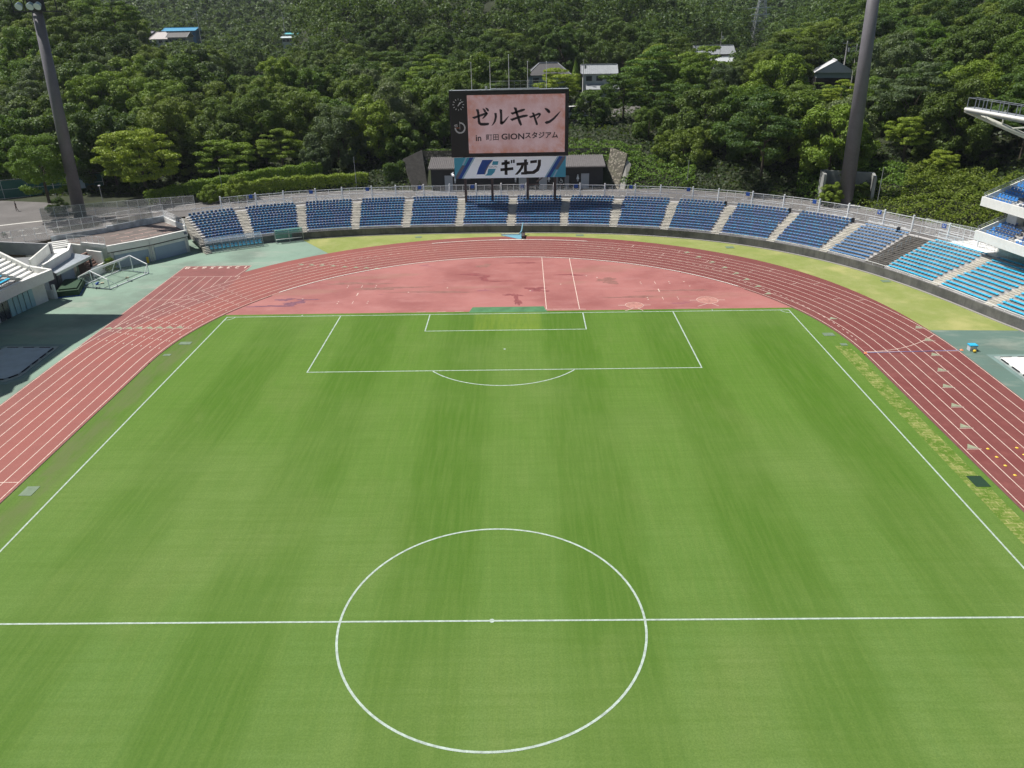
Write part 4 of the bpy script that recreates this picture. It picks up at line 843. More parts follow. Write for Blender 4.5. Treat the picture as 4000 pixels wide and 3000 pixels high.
# metal canopy and what stands beneath it
cn = empty('metal_canopy', (-61, 67, 0), 'grey metal canopy roof over the store door left of the goal', 'canopy')
cp = [(-62.6, 71.6), (-59.5, 71.2), (-60.0, 62.9), (-62.9, 65.0)]
t_ = MB(); t_.hexa([(*cp[3], 2.95), (*cp[2], 2.55), (*cp[1], 2.55), (*cp[0], 2.95)], [(*cp[3], 3.05), (*cp[2], 2.65), (*cp[1], 2.65), (*cp[0], 3.05)])
for i in range(20):
    t0 = i/20; a = lerp2(cp[3], cp[0], t0); b_ = lerp2(cp[2], cp[1], t0); t_.bar((*a, 3.07), (*b_, 2.67), .06, .05)
part(t_, 'roof', roofm, cn)
part(wallseg(MB(), cp[2], cp[1], .12, 2.35, 2.72), 'gutter', galv, cn)
for p in ((-59.7, 71.0), (-60.2, 63.2)): part(MB().box(p[0]-.12, p[0]+.12, p[1]-.12, p[1]+.12, 0, 2.5), 'post', mat('dark_steel', (.06, .065, .075), .6), cn)
dr = empty('store_front', (-61.3, 66, 0), 'dark roller door and blue grey panels below the metal canopy', 'door'); part(MB().box(-61.36, -61.25, 62.9, 65.8, 0, 2.4), 'roller_shutter', mat('dark_shutter', (.14, .14, .16), .6), dr); part(MB().box(-61.36, -61.25, 65.9, 69.0, 0, 2.4), 'panel', shutter, dr)
st = empty('outdoor_stair', (-58.8, 71.4, 0), 'small white walled staircase between the canopy and the storage building', 'stairs')
t_ = MB(); wallseg(t_, (-58.6, 72.3), (-59.0, 69.6), .25, 0, 1.35); wallseg(t_, (-58.6, 72.4), (-61.4, 73.6), .25, 0, 2.9); part(t_, 'side_wall', wpaint, st)
t_ = MB()
for i in range(9): t_.prism([(-59.0-i*.28, 70.0+i*.1), (-59.3-i*.28, 70.0+i*.1), (-59.1-i*.28, 72.3+i*.1), (-58.8-i*.28, 72.3+i*.1)], 0, .3+i*.3)
part(t_, 'steps', mat('brown_step', (.26, .17, .14), .8), st)
ms = empty('mat_stack', (-58.6, 62.5, 0), 'stack of shade-darkened green landing mats with blue base under the canopy', 'mats')
a_ = math.atan2(5.6, -1.9)
part(MB().obox((-58.9, 63.6), a_, 5.4, 2.6, .12, .85), 'mat', greend, ms); part(MB().obox((-58.9, 63.6), a_, 5.5, 2.7, 0, .12), 'base', bluep, ms); part(MB().obox((-58.95, 63.7), a_, 4.6, 2.2, .85, 1.02), 'mat', mat('green_mat_light', (.018, .058, .026), .7), ms)
tag(MB().box(-59.5, -59.2, 60.3, 60.6, 0, 1.9).build('wall_pier', wpaint), 'short white pier at the end of the white building', 'pier')
tag(wallseg(MB(), (-59.6, 60.4), (-61.2, 60.8), .15, 0, 1.2).build('low_wall', wpaint2), 'low blue grey wall beside the short white pier', 'wall')
tag(MB().tube((-56.9, 66.1, .02), (-56.6, 66.3, .35), .22, 8, .12).build('blue_bucket', bluep), 'small blue bag lying at the corner of the mats', 'bag')

# long-jump / pole-vault mat covers
for P, lb, m_ in (([(-56.0, 44.0), (-49.9, 43.8), (-49.7, 38.4), (-49.6, 36.0), (-50.4, 34.6), (-58, 34.6), (-58.5, 40)], 'grey covered sand pit in the shade beside the left straight', mat('sheet_grey', (.36, .42, .47), .7, var=.12, scale=.8)),
                 ([(50.4, 37.9), (56.2, 37.9), (56.2, 29.5), (50.4, 29.5)], 'white covered sand pit beside the right straight', mat('sheet_white', (.80, .80, .78), .7, var=.1, scale=.8))):
    r_ = empty('sand_pit', (P[0][0], P[0][1], 0), lb, 'sand pit', 'sand pits'); c = (sum(p[0] for p in P)/len(P), sum(p[1] for p in P)/len(P))
    part(MB().prism(P, 0, .06), 'border', mat('pit_border', (.28, .33, .32), .8, var=.2, scale=1.5), r_)
    part(MB().prism([lerp2(p, c, .13) for p in P], .03, .16), 'cover_sheet', m_, r_, smooth=False)
    w2 = MB()
    Q = [lerp2(p, c, .1) for p in P]
    for a, b_ in zip(Q, Q[1:]+Q[:1]):
        l = math.hypot(b_[0]-a[0], b_[1]-a[1]); n = max(1, int(l/1.6))
        for i in range(n): w2.tube((*lerp2(a, b_, (i+.1)/n), .12), (*lerp2(a, b_, (i+.75)/n), .12), .07, 5)
    part(w2, 'weight_tube', black, r_)
    struct(MB().prism([lerp2(p, c, -.14) for p in P], -.01, .012).build('pit_surround', mat('pit_floor', (.17, .25, .235), .8, var=.15, scale=.5)))

# ------------------------------------------------------------------ portable goals
gl = empty('football_goal', (-55, 68, 0), 'white portable football goal frames with nets parked by the storage building', 'goal')
GA, GB, GC, GD = (-58.6, 65.2), (-53.9, 63.9), (-51.7, 71.0), (-56.5, 72.6)
G1 = lerp2(GA, GB, .45); G2 = lerp2(GD, GC, .45)
t_ = MB(); r = .075
for a, b_ in ((GA, GB), (GB, GC), (GC, GD), (GD, GA)): t_.tube((*a, .1), (*b_, .1), r, 8)
for p, h in ((GA, 1.4), (GB, 1.4), (GC, 1.4), (GD, 1.4), (G1, 2.44), (G2, 2.44)): t_.tube((*p, .05), (*p, h), r*.85, 8)
t_.tube((*G1, 2.44), (*G2, 2.44), r*1.2, 8)
for a, b_ in ((G1, GA), (G1, GB), (G2, GC), (G2, GD)): t_.tube((*a, 2.44), (*b_, 1.4), r, 8)
t_.tube((*lerp2(GA, GD, .75), .1), (*lerp2(G1, G2, .62), 2.4), r*.6, 6); t_.tube((*lerp2(GC, GB, .12), .1), (*GC, 1.4), r*.6, 6); t_.tube((*lerp2(GB, GC, .2), .1), (*GB, 1.4), r*.5, 6); t_.tube((*lerp2(GA, GD, .2), .1), (*GA, 1.4), r*.5, 6)
t_.tube((*GA, 1.4), (*GD, 1.4), r*.4, 5)
part(t_, 'frame', fencew, gl)
nw = MB()
def net(a, b_, c, d, nu, nv):
    a, b_, c, d = map(Vector, (a, b_, c, d))
    for i in range(nu+1): t = i/nu; nw.tube(a.lerp(b_, t), d.lerp(c, t), .009, 3)
    for j in range(nv+1): t = j/nv; nw.tube(a.lerp(d, t), b_.lerp(c, t), .009, 3)
net((*G1, 2.44), (*G2, 2.44), (*GD, 1.4), (*GA, 1.4), 30, 10); net((*GA, 1.4), (*GD, 1.4), (*GD, .1), (*GA, .1), 30, 6); net((*G2, 2.44), (*GC, 1.4), (*GC, .1), (*G2, .1), 10, 10); net((*G2, 2.44), (*GD, 1.4), (*GD, .1), (*G2, .1), 8, 10)
part(nw, 'net', mat('net_cord', (.6, .62, .62), .8), gl)
for p, q in ((lerp2(GA, GB, .2), .1), (lerp2(GA, GB, .6), .1), (lerp2(GB, GC, .5), .1), (lerp2(GA, GD, .4), .1)):
    t_ = MB()
    for k in (-.25, .25): t_.tube((p[0]+k, p[1]-.15, .14), (p[0]+k+.08, p[1]-.15, .14), .14, 10)
    t_.tube((p[0]-.3, p[1]-.12, .3), (p[0]+.35, p[1]-.12, .14), .025, 5); part(t_, 'wheel', mat('grey_wheel', (.2, .24, .25), .6), gl)
for i, (x, y) in enumerate(((-56.3, 66.6), (-53.9, 68.9))): tag(MB().obox((x, y), .4, .4, .25, 0, .18).build('sand_weight', mat('weight_tan', (.62, .54, .40), .8)), ('small tan weight lying inside the goal frame nearer the mats' if i == 0 else 'small tan weight in the middle of the goal frame'), 'weight', 'weights inside the goal frame')

# ------------------------------------------------------------------ dugouts
def dugout(name, p0, p1, h, dep, bays, m_, lb, seats=True, arch=True):
    a = math.atan2(p1[1]-p0[1], p1[0]-p0[0]); L_ = math.hypot(p1[0]-p0[0], p1[1]-p0[1]); r_ = empty(name, (*p0, 0), lb, 'dugout', 'team shelters by the stand', a)
    prof = [(0, .15), (-.02, .9), (.12, 1.5), (.5, h-.12), (1.0, h), (dep, h-.08)] if arch else [(0, 1.5), (.15, h-.05), (dep*.6, h), (dep, h-.1)]
    sh = MB()
    for (y0, z0), (y1, z1) in zip(prof, prof[1:]): sh.add([(0, y0, z0), (L_, y0, z0), (L_, y1, z1), (0, y1, z1)], [(0, 1, 2, 3)])
    sh.add([(0, dep, .1), (L_, dep, .1), (L_, dep, h-.08), (0, dep, h-.08)], [(0, 1, 2, 3)])
    sh.build('canopy', m_, r_)
    fr = MB()
    for i in range(bays+1):
        x = L_*i/bays
        for (y0, z0), (y1, z1) in zip(prof, prof[1:]): fr.tube((x, y0, z0), (x, y1, z1), .03, 5)
        fr.tube((x, prof[0][0], 0), (x, prof[0][0], prof[0][1]), .035, 5); fr.tube((x, dep, 0), (x, dep, h-.08), .03, 5)
    for y0, z0 in (prof[0], prof[1], prof[-1], (dep, .15)): fr.tube((0, y0, z0), (L_, y0, z0), .03, 5)
    fr.build('frame', galv, r_)
    if seats:
        n = int(L_/.6); proto = None
        for i in range(n):
            if proto is None: sb_ = MB(); sb_.box(-.21, .21, -.2, .2, .4, .46); sb_.hexa([(-.2, .16, .46), (.2, .16, .46), (.2, .21, .46), (-.2, .21, .46)], [(-.17, .24, .85), (.17, .24, .85), (.17, .28, .85), (-.17, .28, .85)]); proto = sb_.mesh('bench_seat', cyan)
            s_ = link('seat', proto, r_); s_.location = (.3+i*(L_-.6)/(n-1), dep*.6, 0)
    else:
        bn = MB(); bn.box(.1, L_-.1, .7, 1.1, .42, .48); bn.build('bench', white, r_)
    wh = MB()
    for x in (.2, L_/2, L_-.2): wh.tube((x-.05, -.08, .1), (x+.05, -.08, .1), .1, 10)
    wh.build('wheel', galv, r_); return r_
dugout('team_shelter', (-46.95, 80.9), (-39.3, 84.9), 2.05, 1.7, 7, glass, 'long clear arched team shelter with blue seats below the first seat block')
dugout('team_shelter', (-37.6, 86.1), (-33.6, 87.8), 2.1, 1.1, 2, gglass, 'short green roofed shelter right of the clear arched shelter', seats=False, arch=False)

# ------------------------------------------------------------------ water jump, box, discs
wj = empty('steeplechase_barrier', (.5, 89, 0), 'blue and white steeplechase water jump barrier at the top of the bend', 'barrier')
part(MB().prism([(-1.4, 89.35), (2.4, 89.2), (2.1, 87.1), (1.4, 86.9)], 0, .045), 'pit_cover', skyb, wj); part(MB().bar((-1.5, 89.5, .12), (2.5, 89.3, .12), .12, .24), 'edge_board', lineK, wj)
part(MB().bar((2.0, 89.8, .75), (1.6, 87.4, .75), .14, .16), 'beam', skyb, wj); part(MB().bar((1.75, 88.2, 0), (2.15, 90.0, 1.9), .16, .14), 'upright', skyb, wj); part(MB().prism([(1.9, 86.9), (2.35, 86.9), (2.5, 89.2), (2.05, 89.2)], 0, .5), 'foot', brownm, wj)
bx_ = empty('storage_box', (49.0, 39.7, 0), 'clear plastic storage box with bright blue lid beside the track', 'box')
part(MB().box(48.75, 49.45, 39.4, 40.0, 0, .55), 'body', mat('clear_box', (.55, .6, .65), .3), bx_); part(MB().box(48.7, 49.5, 39.35, 40.05, .55, .66), 'lid', mat('lid_blue', (.03, .45, .75), .4), bx_)
me = bpy.data.meshes.new('ball'); import bmesh
bm = bmesh.new(); bmesh.ops.create_icosphere(bm, subdivisions=2, radius=.17); bm.to_mesh(me); me.materials.append(ypl); o = link('ball', me); o.location = (49.05, 39.05, .17); tag(o, 'yellow ball lying in front of the blue lidded box', 'ball')
def disc():
    b_ = MB(); b_.tube((0, 0, .02), (0, 0, .07), .13, 12, .05); return b_.mesh('disc', ypl)
dm = disc()
for (x, y), lb in zip(((39.8, 19.4), (39.8, 18.1), (39.75, 16.8), (39.7, 15.4), (42.2, 19.5), (42.15, 18.4)), ('farthest yellow marker disc of the line of four on the inner lane', 'second yellow marker disc of the line of four on the inner lane', 'third yellow marker disc of the line of four on the inner lane', 'nearest yellow marker disc of the line of four on the inner lane', 'upper yellow marker disc of the pair at the right photo edge', 'lower yellow marker disc of the pair at the right photo edge')):
    o = link('marker_disc', dm); o.location = (x, y, .02); tag(o, lb, 'marker disc', 'yellow marker discs on the track')
tp = empty('finish_tape', (43, 39.4, 0), 'blue tape stretched across the right straight between two orange discs', 'tape')
part(MB().bar((37.9, 39.25, .05), (47.8, 39.6, .05), .05, .03), 'tape', mat('tape_blue', (.25, .30, .65), .5), tp)
for p in ((37.9, 39.25), (48.1, 39.75)): part(MB().tube((*p, 0), (*p, .1), .2, 10, .08), 'disc', opl, tp)

# ------------------------------------------------------------------ right-hand double deck stand
dd = Vector((.186, -.982)); dn = Vector((.982, .186))
def LP(o_, a, b_): v = Vector(o_)+dd*a+dn*b_; return (v.x, v.y)
rs = empty('double_deck_stand', (66, 58, 3.6), 'white double deck stand with blue seats at the right edge', 'stand')
def deck(o_, zb, nm):
    zt = zb+1.15
    t_ = MB(); t_.prism([LP(o_, 0, 0), LP(o_, 30, 0), LP(o_, 30, .3), LP(o_, 0, .3)], zb, zt); part(t_, nm+'_front_parapet', wpaint, rs)
    t_ = MB(); t_.prism([LP(o_, 0, .3), LP(o_, 30, .3), LP(o_, 30, 8), LP(o_, 0, 8)], lambda p: zb+.02+((Vector(p)-Vector(o_)).dot(dn))*.28-.1, lambda p: zb+.35+((Vector(p)-Vector(o_)).dot(dn))*.28); part(t_, nm+'_slab', wpaint, rs)
    t_ = MB(); a, b_ = LP(o_, 0, .3), LP(o_, 0, 6.2); a2, b2_ = LP(o_, .25, .3), LP(o_, .25, 6.2)
    t_.hexa([(*a, zb), (*a2, zb), (*b2_, zb+1.7), (*b_, zb+1.7)], [(*a, zt), (*a2, zt), (*b2_, zt+2.2), (*b_, zt+2.2)]); part(t_, nm+'_side_wall', wpaint2, rs)
    t_ = MB(); c, d_ = LP(o_, .12, .15), LP(o_, .12, 6.2); 
    for hh in (.5, .25): t_.tube((*c, zt+hh), (*d_, zt+2.2+hh), .035, 5)
    for i in range(6): p = lerp2(c, d_, i/5); t_.tube((*p, zt+2.2*i/5), (*p, zt+2.2*i/5+.5), .03, 5)
    e, f = LP(o_, .3, .15), LP(o_, 30, .15); t_.tube((*e, zt+.28), (*f, zt+.28), .035, 5)
    for i in range(20): p = lerp2(e, f, i/20); t_.tube((*p, zt), (*p, zt+.28), .025, 5)
    part(t_, nm+'_railing', galv, rs)
    t_ = MB()
    for r in range(7):
        t_.prism([LP(o_, .25, .6+r*.8), LP(o_, 30, .6+r*.8), LP(o_, 30, 1.4+r*.8), LP(o_, .25, 1.4+r*.8)], zb+.1, zb+.45+r*.4)
    part(t_, nm+'_steps', tread, rs)
OL, OU = (60.15, 62.9), (61.9, 66.2)
deck(OL, 5.55, 'lower'); deck(OU, 9.1, 'upper')
cnt = 0
for nm, o_, zb, rows, m_ in (('upper', OU, 9.1, 6, seatLit), ('lower', OL, 5.55, 6, seatD)):
    for r in range(rows):
        for i in range(12):
            if 6 <= i-(0 if nm == 'upper' else 1) <= 7: continue
            p = LP(o_, .75+i*.56, .95+r*.8); u_, v_, _z = pix((*p, zb+.8+r*.4))
            if u_ > 4030 or cnt >= NDECK-24: continue
            lit = nm == 'upper' and i < 6 or nm == 'lower' and (i == 0 or r == 0)  # lighter seat copies carry the sunlight in their colour
            o = link('stadium_seat', seatLit if lit else seatD); o.location = (*p, zb+.45+r*.4); o.rotation_euler = (0, 0, math.atan2(dd.y, dd.x)); cnt += 1
            tag(o, f'blue plastic seat in the {nm} deck of the right stand, {RN[r] if r < 5 else "back"} row', 'seat', f'seats of the {nm} deck on the right, {RN[r] if r < 5 else "back"} row')
part(MB().prism([LP(OU, 3.6, 1.2), LP(OU, 5.2, 1.2), LP(OU, 5.2, 3.0), LP(OU, 3.6, 3.0)], 3.5, 9.6), 'column', wpaint, rs)
part(MB().prism([LP(OL, 1.5, 3.2), LP(OL, 3.3, 3.2), LP(OL, 4.2, 5.2), LP(OL, 2.0, 5.2)], 3.5, 6.6), 'column', wpaint, rs)
part(MB().prism([LP(OL, 4.5, 4.2), LP(OL, 30, 4.2), LP(OL, 30, 4.4), LP(OL, 4.5, 4.4)], 3.5, 6.6), 'glazed_front', wind, rs)
part(MB().prism([LP(OU, 5.3, 4.6), LP(OU, 30, 4.6), LP(OU, 30, 4.9), LP(OU, 5.3, 4.9)], 6.5, 9.9), 'glazed_front', wind, rs)
tag(MB().prism([at(112.6, 10.0), at(122.5, 10.0), LP(OL, 6, 4.2), LP(OL, 1.0, 5.0), at(113.5, 13.8)], 3.45, 3.75).build('white_platform', white), 'bright white platform between the cyan seats and the right stand', 'platform')
gr_ = empty('glass_railing', (*at(124, 9.7), 3.6), 'green tinted glass railing above the top seat row at the right edge', 'railing')
t_, g_ = MB(), MB(); P = poly_off(119.0, 140, 9.95, 1.4)
for p, q in zip(P, P[1:]): t_.tube((*p, 4.75), (*q, 4.75), .03, 5); t_.tube((*p, 3.6), (*p, 4.75), .025, 5); g_.add([(*p, 3.7), (*q, 3.7), (*q, 4.7), (*p, 4.7)], [(0, 1, 2, 3)])
part(t_, 'frame', galv, gr_); part(g_, 'glass', pglass, gr_)
fr_ = panel_fence('end_fence', [(58.9, 73.0), (63.3, 66.4), (65.2, 62.8)], 2.2, 'white wire fence between the rim fence and the right stand', z0=3.6, wires=13, sp=1.5)
# roof edge gantry
rg = empty('roof_gantry', (60, 66, 21), 'white roof edge catwalk with grey railing and inclined tube at upper right', 'catwalk')
ga, gb = Vector((59.6, 70.3, 20.75)), Vector((61.0, 44.0, 20.9)); gd = (gb-ga).normalized(); gx = Vector((-gd.y, gd.x, 0))*-1
gx = Vector((.98, .12, 0))
part(MB().hexa([ga, gb, gb+gx*1.1, ga+gx*1.1], [ga+Vector((0, 0, .12)), gb+Vector((0, 0, .12)), gb+gx*1.1+Vector((0, 0, .12)), ga+gx*1.1+Vector((0, 0, .12))]), 'walkway', galv, rg)
part(MB().tube(ga+Vector((-.15, 0, -.12)), gb+Vector((-.15, 0, -.12)), .2, 12), 'edge_tube', white, rg, smooth=True)
part(MB().bar(ga+Vector((0, 0, -.35)), gb+Vector((0, 0, -.35)), .25, .35), 'edge_beam', galv, rg)
part(MB().tube(ga+Vector((-.1, .1, -.25)), ga+Vector((14, -4.2, -6.2)), .3, 12, .38), 'inclined_tube', mat('tube_cream', (.50, .50, .45), .5), rg, smooth=True)
part(MB().tube(ga+Vector((5.1, -1.6, -2.45)), ga+Vector((11, -4.5, -1.6)), .12, 8), 'brace', mat('tube_cream2', (.50, .50, .45), .5), rg)
part(MB().tube(ga+Vector((4.2, -1.4, -2.0)), ga+Vector((4.2, -1.4, -.2)), .1, 8), 'brace', mat('tube_cream3', (.50, .50, .45), .5), rg)
t_ = MB(); n = 16
darkr = mat('rail_grey', (.20, .22, .26), .5)
for side, off in ((0, 0.), (1, 1.05)):
    for i in range(n+1):
        if side and i % 2 == 0 and i: continue
        p = ga+(gb-ga)*((i+(.5 if side else 0))/n)+gx*off; t_.bar(p+Vector((0, 0, -.35 if not side else .1)), p+Vector((0, 0, 1.25)), .08, .08)
    t_.tube(ga+gx*off+Vector((0, 0, 1.25)), gb+gx*off+Vector((0, 0, 1.25)), .035, 5)
t_.tube(ga+Vector((0, 0, 1.25)), ga+gx*1.05+Vector((0, 0, 1.25)), .035, 5)
part(t_, 'railing', darkr, rg)
rf = MB(); rf.hexa([(62.6, 46, 20.9), (62.8, -12, 20.9), (84, -12, 24.5), (84, 46, 24.5)], [(62.6, 46, 21.2), (62.8, -12, 21.2), (84, -12, 24.8), (84, 46, 24.8)]); part(rf, 'roof', wpaint, rg)
for y in (44, 26, 8): part(MB().box(78, 78.8, y, y+.8, 3, 23.6), 'column', wpaint2, rg); part(MB().tube((61, y, 20.6), (78.4, y, 16.5), .3, 8), 'brace', white, rg)
# west roof (beyond the left edge of the photo): throws the shade seen on the left apron
wr = empty('west_stand_roof', (-75, 40, 0), 'high roof of the main stand beyond the left photo edge', 'roof')
t_ = MB(); E = [(-60.6, 58.6)]; zc = 25.5
for i in range(40): y = 49-i*1.35; E.append((-61.9+(.55 if (i % 2) and y < 41.5 else 0.)-.02*i, y))
t_.prism(E+[(-92, -4), (-92, 60.5)], zc, zc+.35); part(t_, 'roof', wpaint, wr)
for y in (50, 35, 20, 5): part(MB().box(-90, -89, y, y+.8, 3, zc), 'column', wpaint2, wr)

# ------------------------------------------------------------------ terrain behind the stadium
FR_T = [-1.3, -.75, -.6, -.45, -.3, -.2, -.1, 0, .1, .2, .3, .42, .55, .75, 1.3]
FR_F = [140, 140, 138.5, 136, 144, 144.5, 144.5, 144.5, 143.5, 141, 136, 126, 113.5, 98, 98]
GR_G = [0, 5, 12, 20, 35, 55, 75, 100, 130, 160, 200, 260, 340, 460, 660, 960, 2200]
LFT = [3.5, 3.7, 4, 5, 11, 18, 26, 31, 34, 36, 37, 38, 40, 44, 50, 60, 90]
GR = [LFT, LFT, LFT,
 [3.5, 4, 4, 5, 9, 14, 20, 24, 22, 16, 13, 13, 17, 32, 48, 66, 95],
 [3.5, 5, 5, 5, 6, 8, 9, 10, 11, 11, 12, 13, 18, 36, 52, 68, 100],
 [3.5, 5, 5, 5, 6, 8, 9.5, 14, 28, 38, 45, 48, 48, 50, 54, 66, 100],
 [3.5, 6.5, 7.5, 8, 8, 9, 10, 15, 29, 39, 46, 50, 50, 50, 56, 66, 100],
 [3.5, 7.4, 9, 10.5, 11, 10.5, 10.5, 14, 27, 37, 44, 48, 48, 48, 54, 66, 100],
 [3.5, 7.4, 9, 10.5, 11, 10.5, 10.5, 14, 25, 34, 38, 38, 34, 32, 48, 66, 100],
 [3.5, 5, 7, 8, 9, 10.5, 11, 12, 14, 17, 22, 23, 23, 30, 50, 66, 98],
 [3.5, 5, 7, 9, 12, 13, 12, 12, 12, 13, 15, 18, 22, 33, 52, 66, 98],
 [3.5, 6, 8, 9, 12, 14, 14, 19, 25, 27, 29, 32, 35, 40, 50, 64, 98],
 [3.5, 5.5, 6.5, 7, 11, 16, 22, 29, 35, 37, 39, 41, 43, 46, 54, 66, 98],
 [3.5, 6, 9, 13, 18, 25, 31, 35, 37, 39, 41, 43, 45, 48, 54, 66, 98],
 [3.5, 6, 9, 13, 18, 25, 31, 35, 37, 39, 41, 43, 45, 48, 54, 66, 98]]
GR = np.array(GR, float); FR_T = np.array(FR_T); FR_F = np.array(FR_F); GR_G = np.array(GR_G, float)
def ground(t, g):                              # t = sideways/forward ratio, g = metres beyond the ring road
    i = int(np.clip(np.searchsorted(FR_T, t)-1, 0, len(FR_T)-2)); j = int(np.clip(np.searchsorted(GR_G, g)-1, 0, len(GR_G)-2))
    u = min(1, max(0, (t-FR_T[i])/(FR_T[i+1]-FR_T[i]))); v = min(1, max(0, (g-GR_G[j])/(GR_G[j+1]-GR_G[j]))); u = u*u*(3-2*u)
    return (GR[i, j]*(1-u)+GR[i+1, j]*u)*(1-v)+(GR[i, j+1]*(1-u)+GR[i+1, j+1]*u)*v
def frd(t): return float(np.interp(t, FR_T, FR_F))
def tf_(x, y): F = y+35.4; return (x-2.1)/max(F, 1.), F
def gz(x, y): t, F = tf_(x, y); return ground(t, F-frd(t))
ts = np.linspace(-1.25, 1.25, 101); gs = np.r_[np.array([-7.2, -4, -1.]), np.linspace(0, 60, 25), np.linspace(66, 340, 34), np.linspace(380, 2100, 20)]
V, F_ = [], []
for t in ts:
    for g in gs:
        F = frd(t)+g; x, y = 2.1+t*F, F-35.4; z = 3.42 if g < 0 else ground(t, g)
        if g > 8: z += .35*math.sin(x*.21+y*.13)*math.sin(y*.17)
        V.append((x, y, z))
n = len(gs)
for i in range(len(ts)-1):
    for j in range(n-1): F_.append((i*n+j, (i+1)*n+j, (i+1)*n+j+1, i*n+j+1))
me = bpy.data.meshes.new('hillside'); me.from_pydata(V, [], F_); me.materials.append(soil); me.polygons.foreach_set('use_smooth', [True]*len(F_)); struct(link('hillside', me))
# valley road and meadow seen between the trees
def drape(pts, name, m_, lift=.12):
    mb = MB(); A = [(*p[0], gz(*p[0])+lift) for p in pts]; B = [(*p[1], gz(*p[1])+lift) for p in pts]
    mb.strip(A, B); mb.f = [f if Vector((mb.v[f[1]][0]-mb.v[f[0]][0], mb.v[f[1]][1]-mb.v[f[0]][1], 0)).cross(Vector((mb.v[f[2]][0]-mb.v[f[1]][0], mb.v[f[2]][1]-mb.v[f[1]][1], 0))).z > 0 else f[::-1] for f in mb.f]
    return struct(mb.build(name, m_))
def G3(u, v):                                  # ground point seen at a photo pixel
    d = fw+rt*((u-2000)/FPX)+up*((1500-v)/FPX); t = 100./d.y
    for _ in range(900):
        p = CAM+d*t
        if p.z <= gz(p.x, p.y): break
        t += .8/d.y
    return (p.x, p.y)
# ------------------------------------------------------------------ foliage
def cards(P, Nrm, size, rv):                   # one leaf-cluster card per point
    n = len(P); a = rng.normal(size=(n, 3)); a -= (a*Nrm).sum(1, keepdims=True)*Nrm; a /= np.linalg.norm(a, axis=1, keepdims=True); b_ = np.cross(Nrm, a)
    sz = size*(.65+.7*rng.random((n, 1))); k = .55+.3*rng.random((n, 1)); cur = Nrm*sz*.22
    V = np.stack([P-a*sz-cur, P-b_*sz*k+cur*.3, P+a*sz-cur, P+b_*sz*k+cur*.3], 1).reshape(-1, 3); return V, np.repeat(rv, 1)
def card_mesh(name, V, rv, mats):
    n = len(V)//4; me = bpy.data.meshes.new(name); me.vertices.add(4*n); me.vertices.foreach_set('co', V.astype(np.float32).ravel())
    me.loops.add(4*n); me.loops.foreach_set('vertex_index', np.arange(4*n, dtype=np.int32)); me.polygons.add(n)
    me.polygons.foreach_set('loop_start', np.arange(0, 4*n, 4, dtype=np.int32)); me.polygons.foreach_set('loop_total', np.full(n, 4, dtype=np.int32)); me.update(calc_edges=True)
    at = me.attributes.new('rv', 'FLOAT', 'FACE'); at.data.foreach_set('value', rv.astype(np.float32))
    for m_ in mats: me.materials.append(m_)
    return me
def crown_pts(R, H, nl, per, lob, flat=0., seed=0):
    # lobes on an egg-shaped shell, cards on each lobe's outer side
    P, N, Q = [], [], []
    nb = max(6, min(18, nl//6)); big = []
    for j in range(nb):
        zz = 1-1.75*(j+.5)/nb; th = j*2.39996+rng.random()*.8; rr = math.sqrt(max(0, 1-zz*zz)); k = .50+.30*rng.random()
        big.append((np.array([rr*math.cos(th)*R*k, rr*math.sin(th)*R*k, zz*H*k*1.05]), (.25+.16*rng.random())*R))
    for i in range(nl):
        bc, br = big[i % nb]; d0 = rng.normal(size=3)+bc/R*1.2+np.array([0, 0, .1]); d0 /= np.linalg.norm(d0); k = .85+.25*rng.random()
        c = bc+d0*br*np.array([1, 1, .85])*k
        if flat: c[2] = round(c[2]/(H*.3))*H*.3+rng.normal()*.12
        lr = lob*R*(.7+.6*rng.random()); d = rng.normal(size=(per, 3)); d[:, 2] = d[:, 2]*.9+.22; d += c/np.linalg.norm([R, R, H])*1.1; d /= np.linalg.norm(d, axis=1, keepdims=True)
        rad = lr*(.62+.48*rng.random((per, 1))); q = d*rad*np.array([1, 1, .32 if flat else .78]); P.append(c+q)
        nn = d*.75+rng.normal(size=(per, 3))*.42+np.array([0, 0, .25]); N.append(nn/np.linalg.norm(nn, axis=1, keepdims=True)); Q.append(np.clip(.5+.22*rng.normal(size=per)+.28*(rng.random()-.5), 0, 1))
    return np.vstack(P), np.vstack(N), np.concatenate(Q)
LM = {'dark': leafmat('leaf_dark', (.034, .072, .012), (.090, .155, .024)), 'mid': leafmat('leaf_mid', (.050, .105, .012), (.135, .210, .030)),
      'light': leafmat('leaf_light', (.076, .155, .012), (.180, .280, .032)), 'yellow': leafmat('leaf_yellow', (.098, .185, .012), (.215, .315, .034)), 'grey': leafmat('leaf_grey', (.060, .100, .040), (.140, .190, .085)),
      'brown': leafmat('leaf_brown', (.09, .05, .03), (.17, .09, .055))}
CV = []
for i in range(7):
    R, H = 4.6+.5*(i % 3), 5.4+.9*(i % 3); P, N, Q = crown_pts(R, H, 112+12*(i % 3), 225, .18); V, _ = cards(P, N, .135, Q); CV.append(('broad', R, H, card_mesh('crown', V, Q, [LM['mid']])))
for i in range(2):
    P, N, Q = crown_pts(5.6, 3.6, 84, 260, .21, flat=1.); V, _ = cards(P, N, .135, Q); CV.append(('layered', 5.6, 3.6, card_mesh('crown', V, Q, [LM['light']])))
P = rng.random((3200, 3)); zz = P[:, 0]**.7; th = P[:, 1]*2*PI; r_c = (1-zz)*1.9*(.6+.5*rng.random(3200)); PP = np.c_[r_c*np.cos(th), r_c*np.sin(th), zz*7-3]; NN = np.c_[np.cos(th), np.sin(th), np.full(3200, .5)]; NN /= np.linalg.norm(NN, axis=1, keepdims=True)
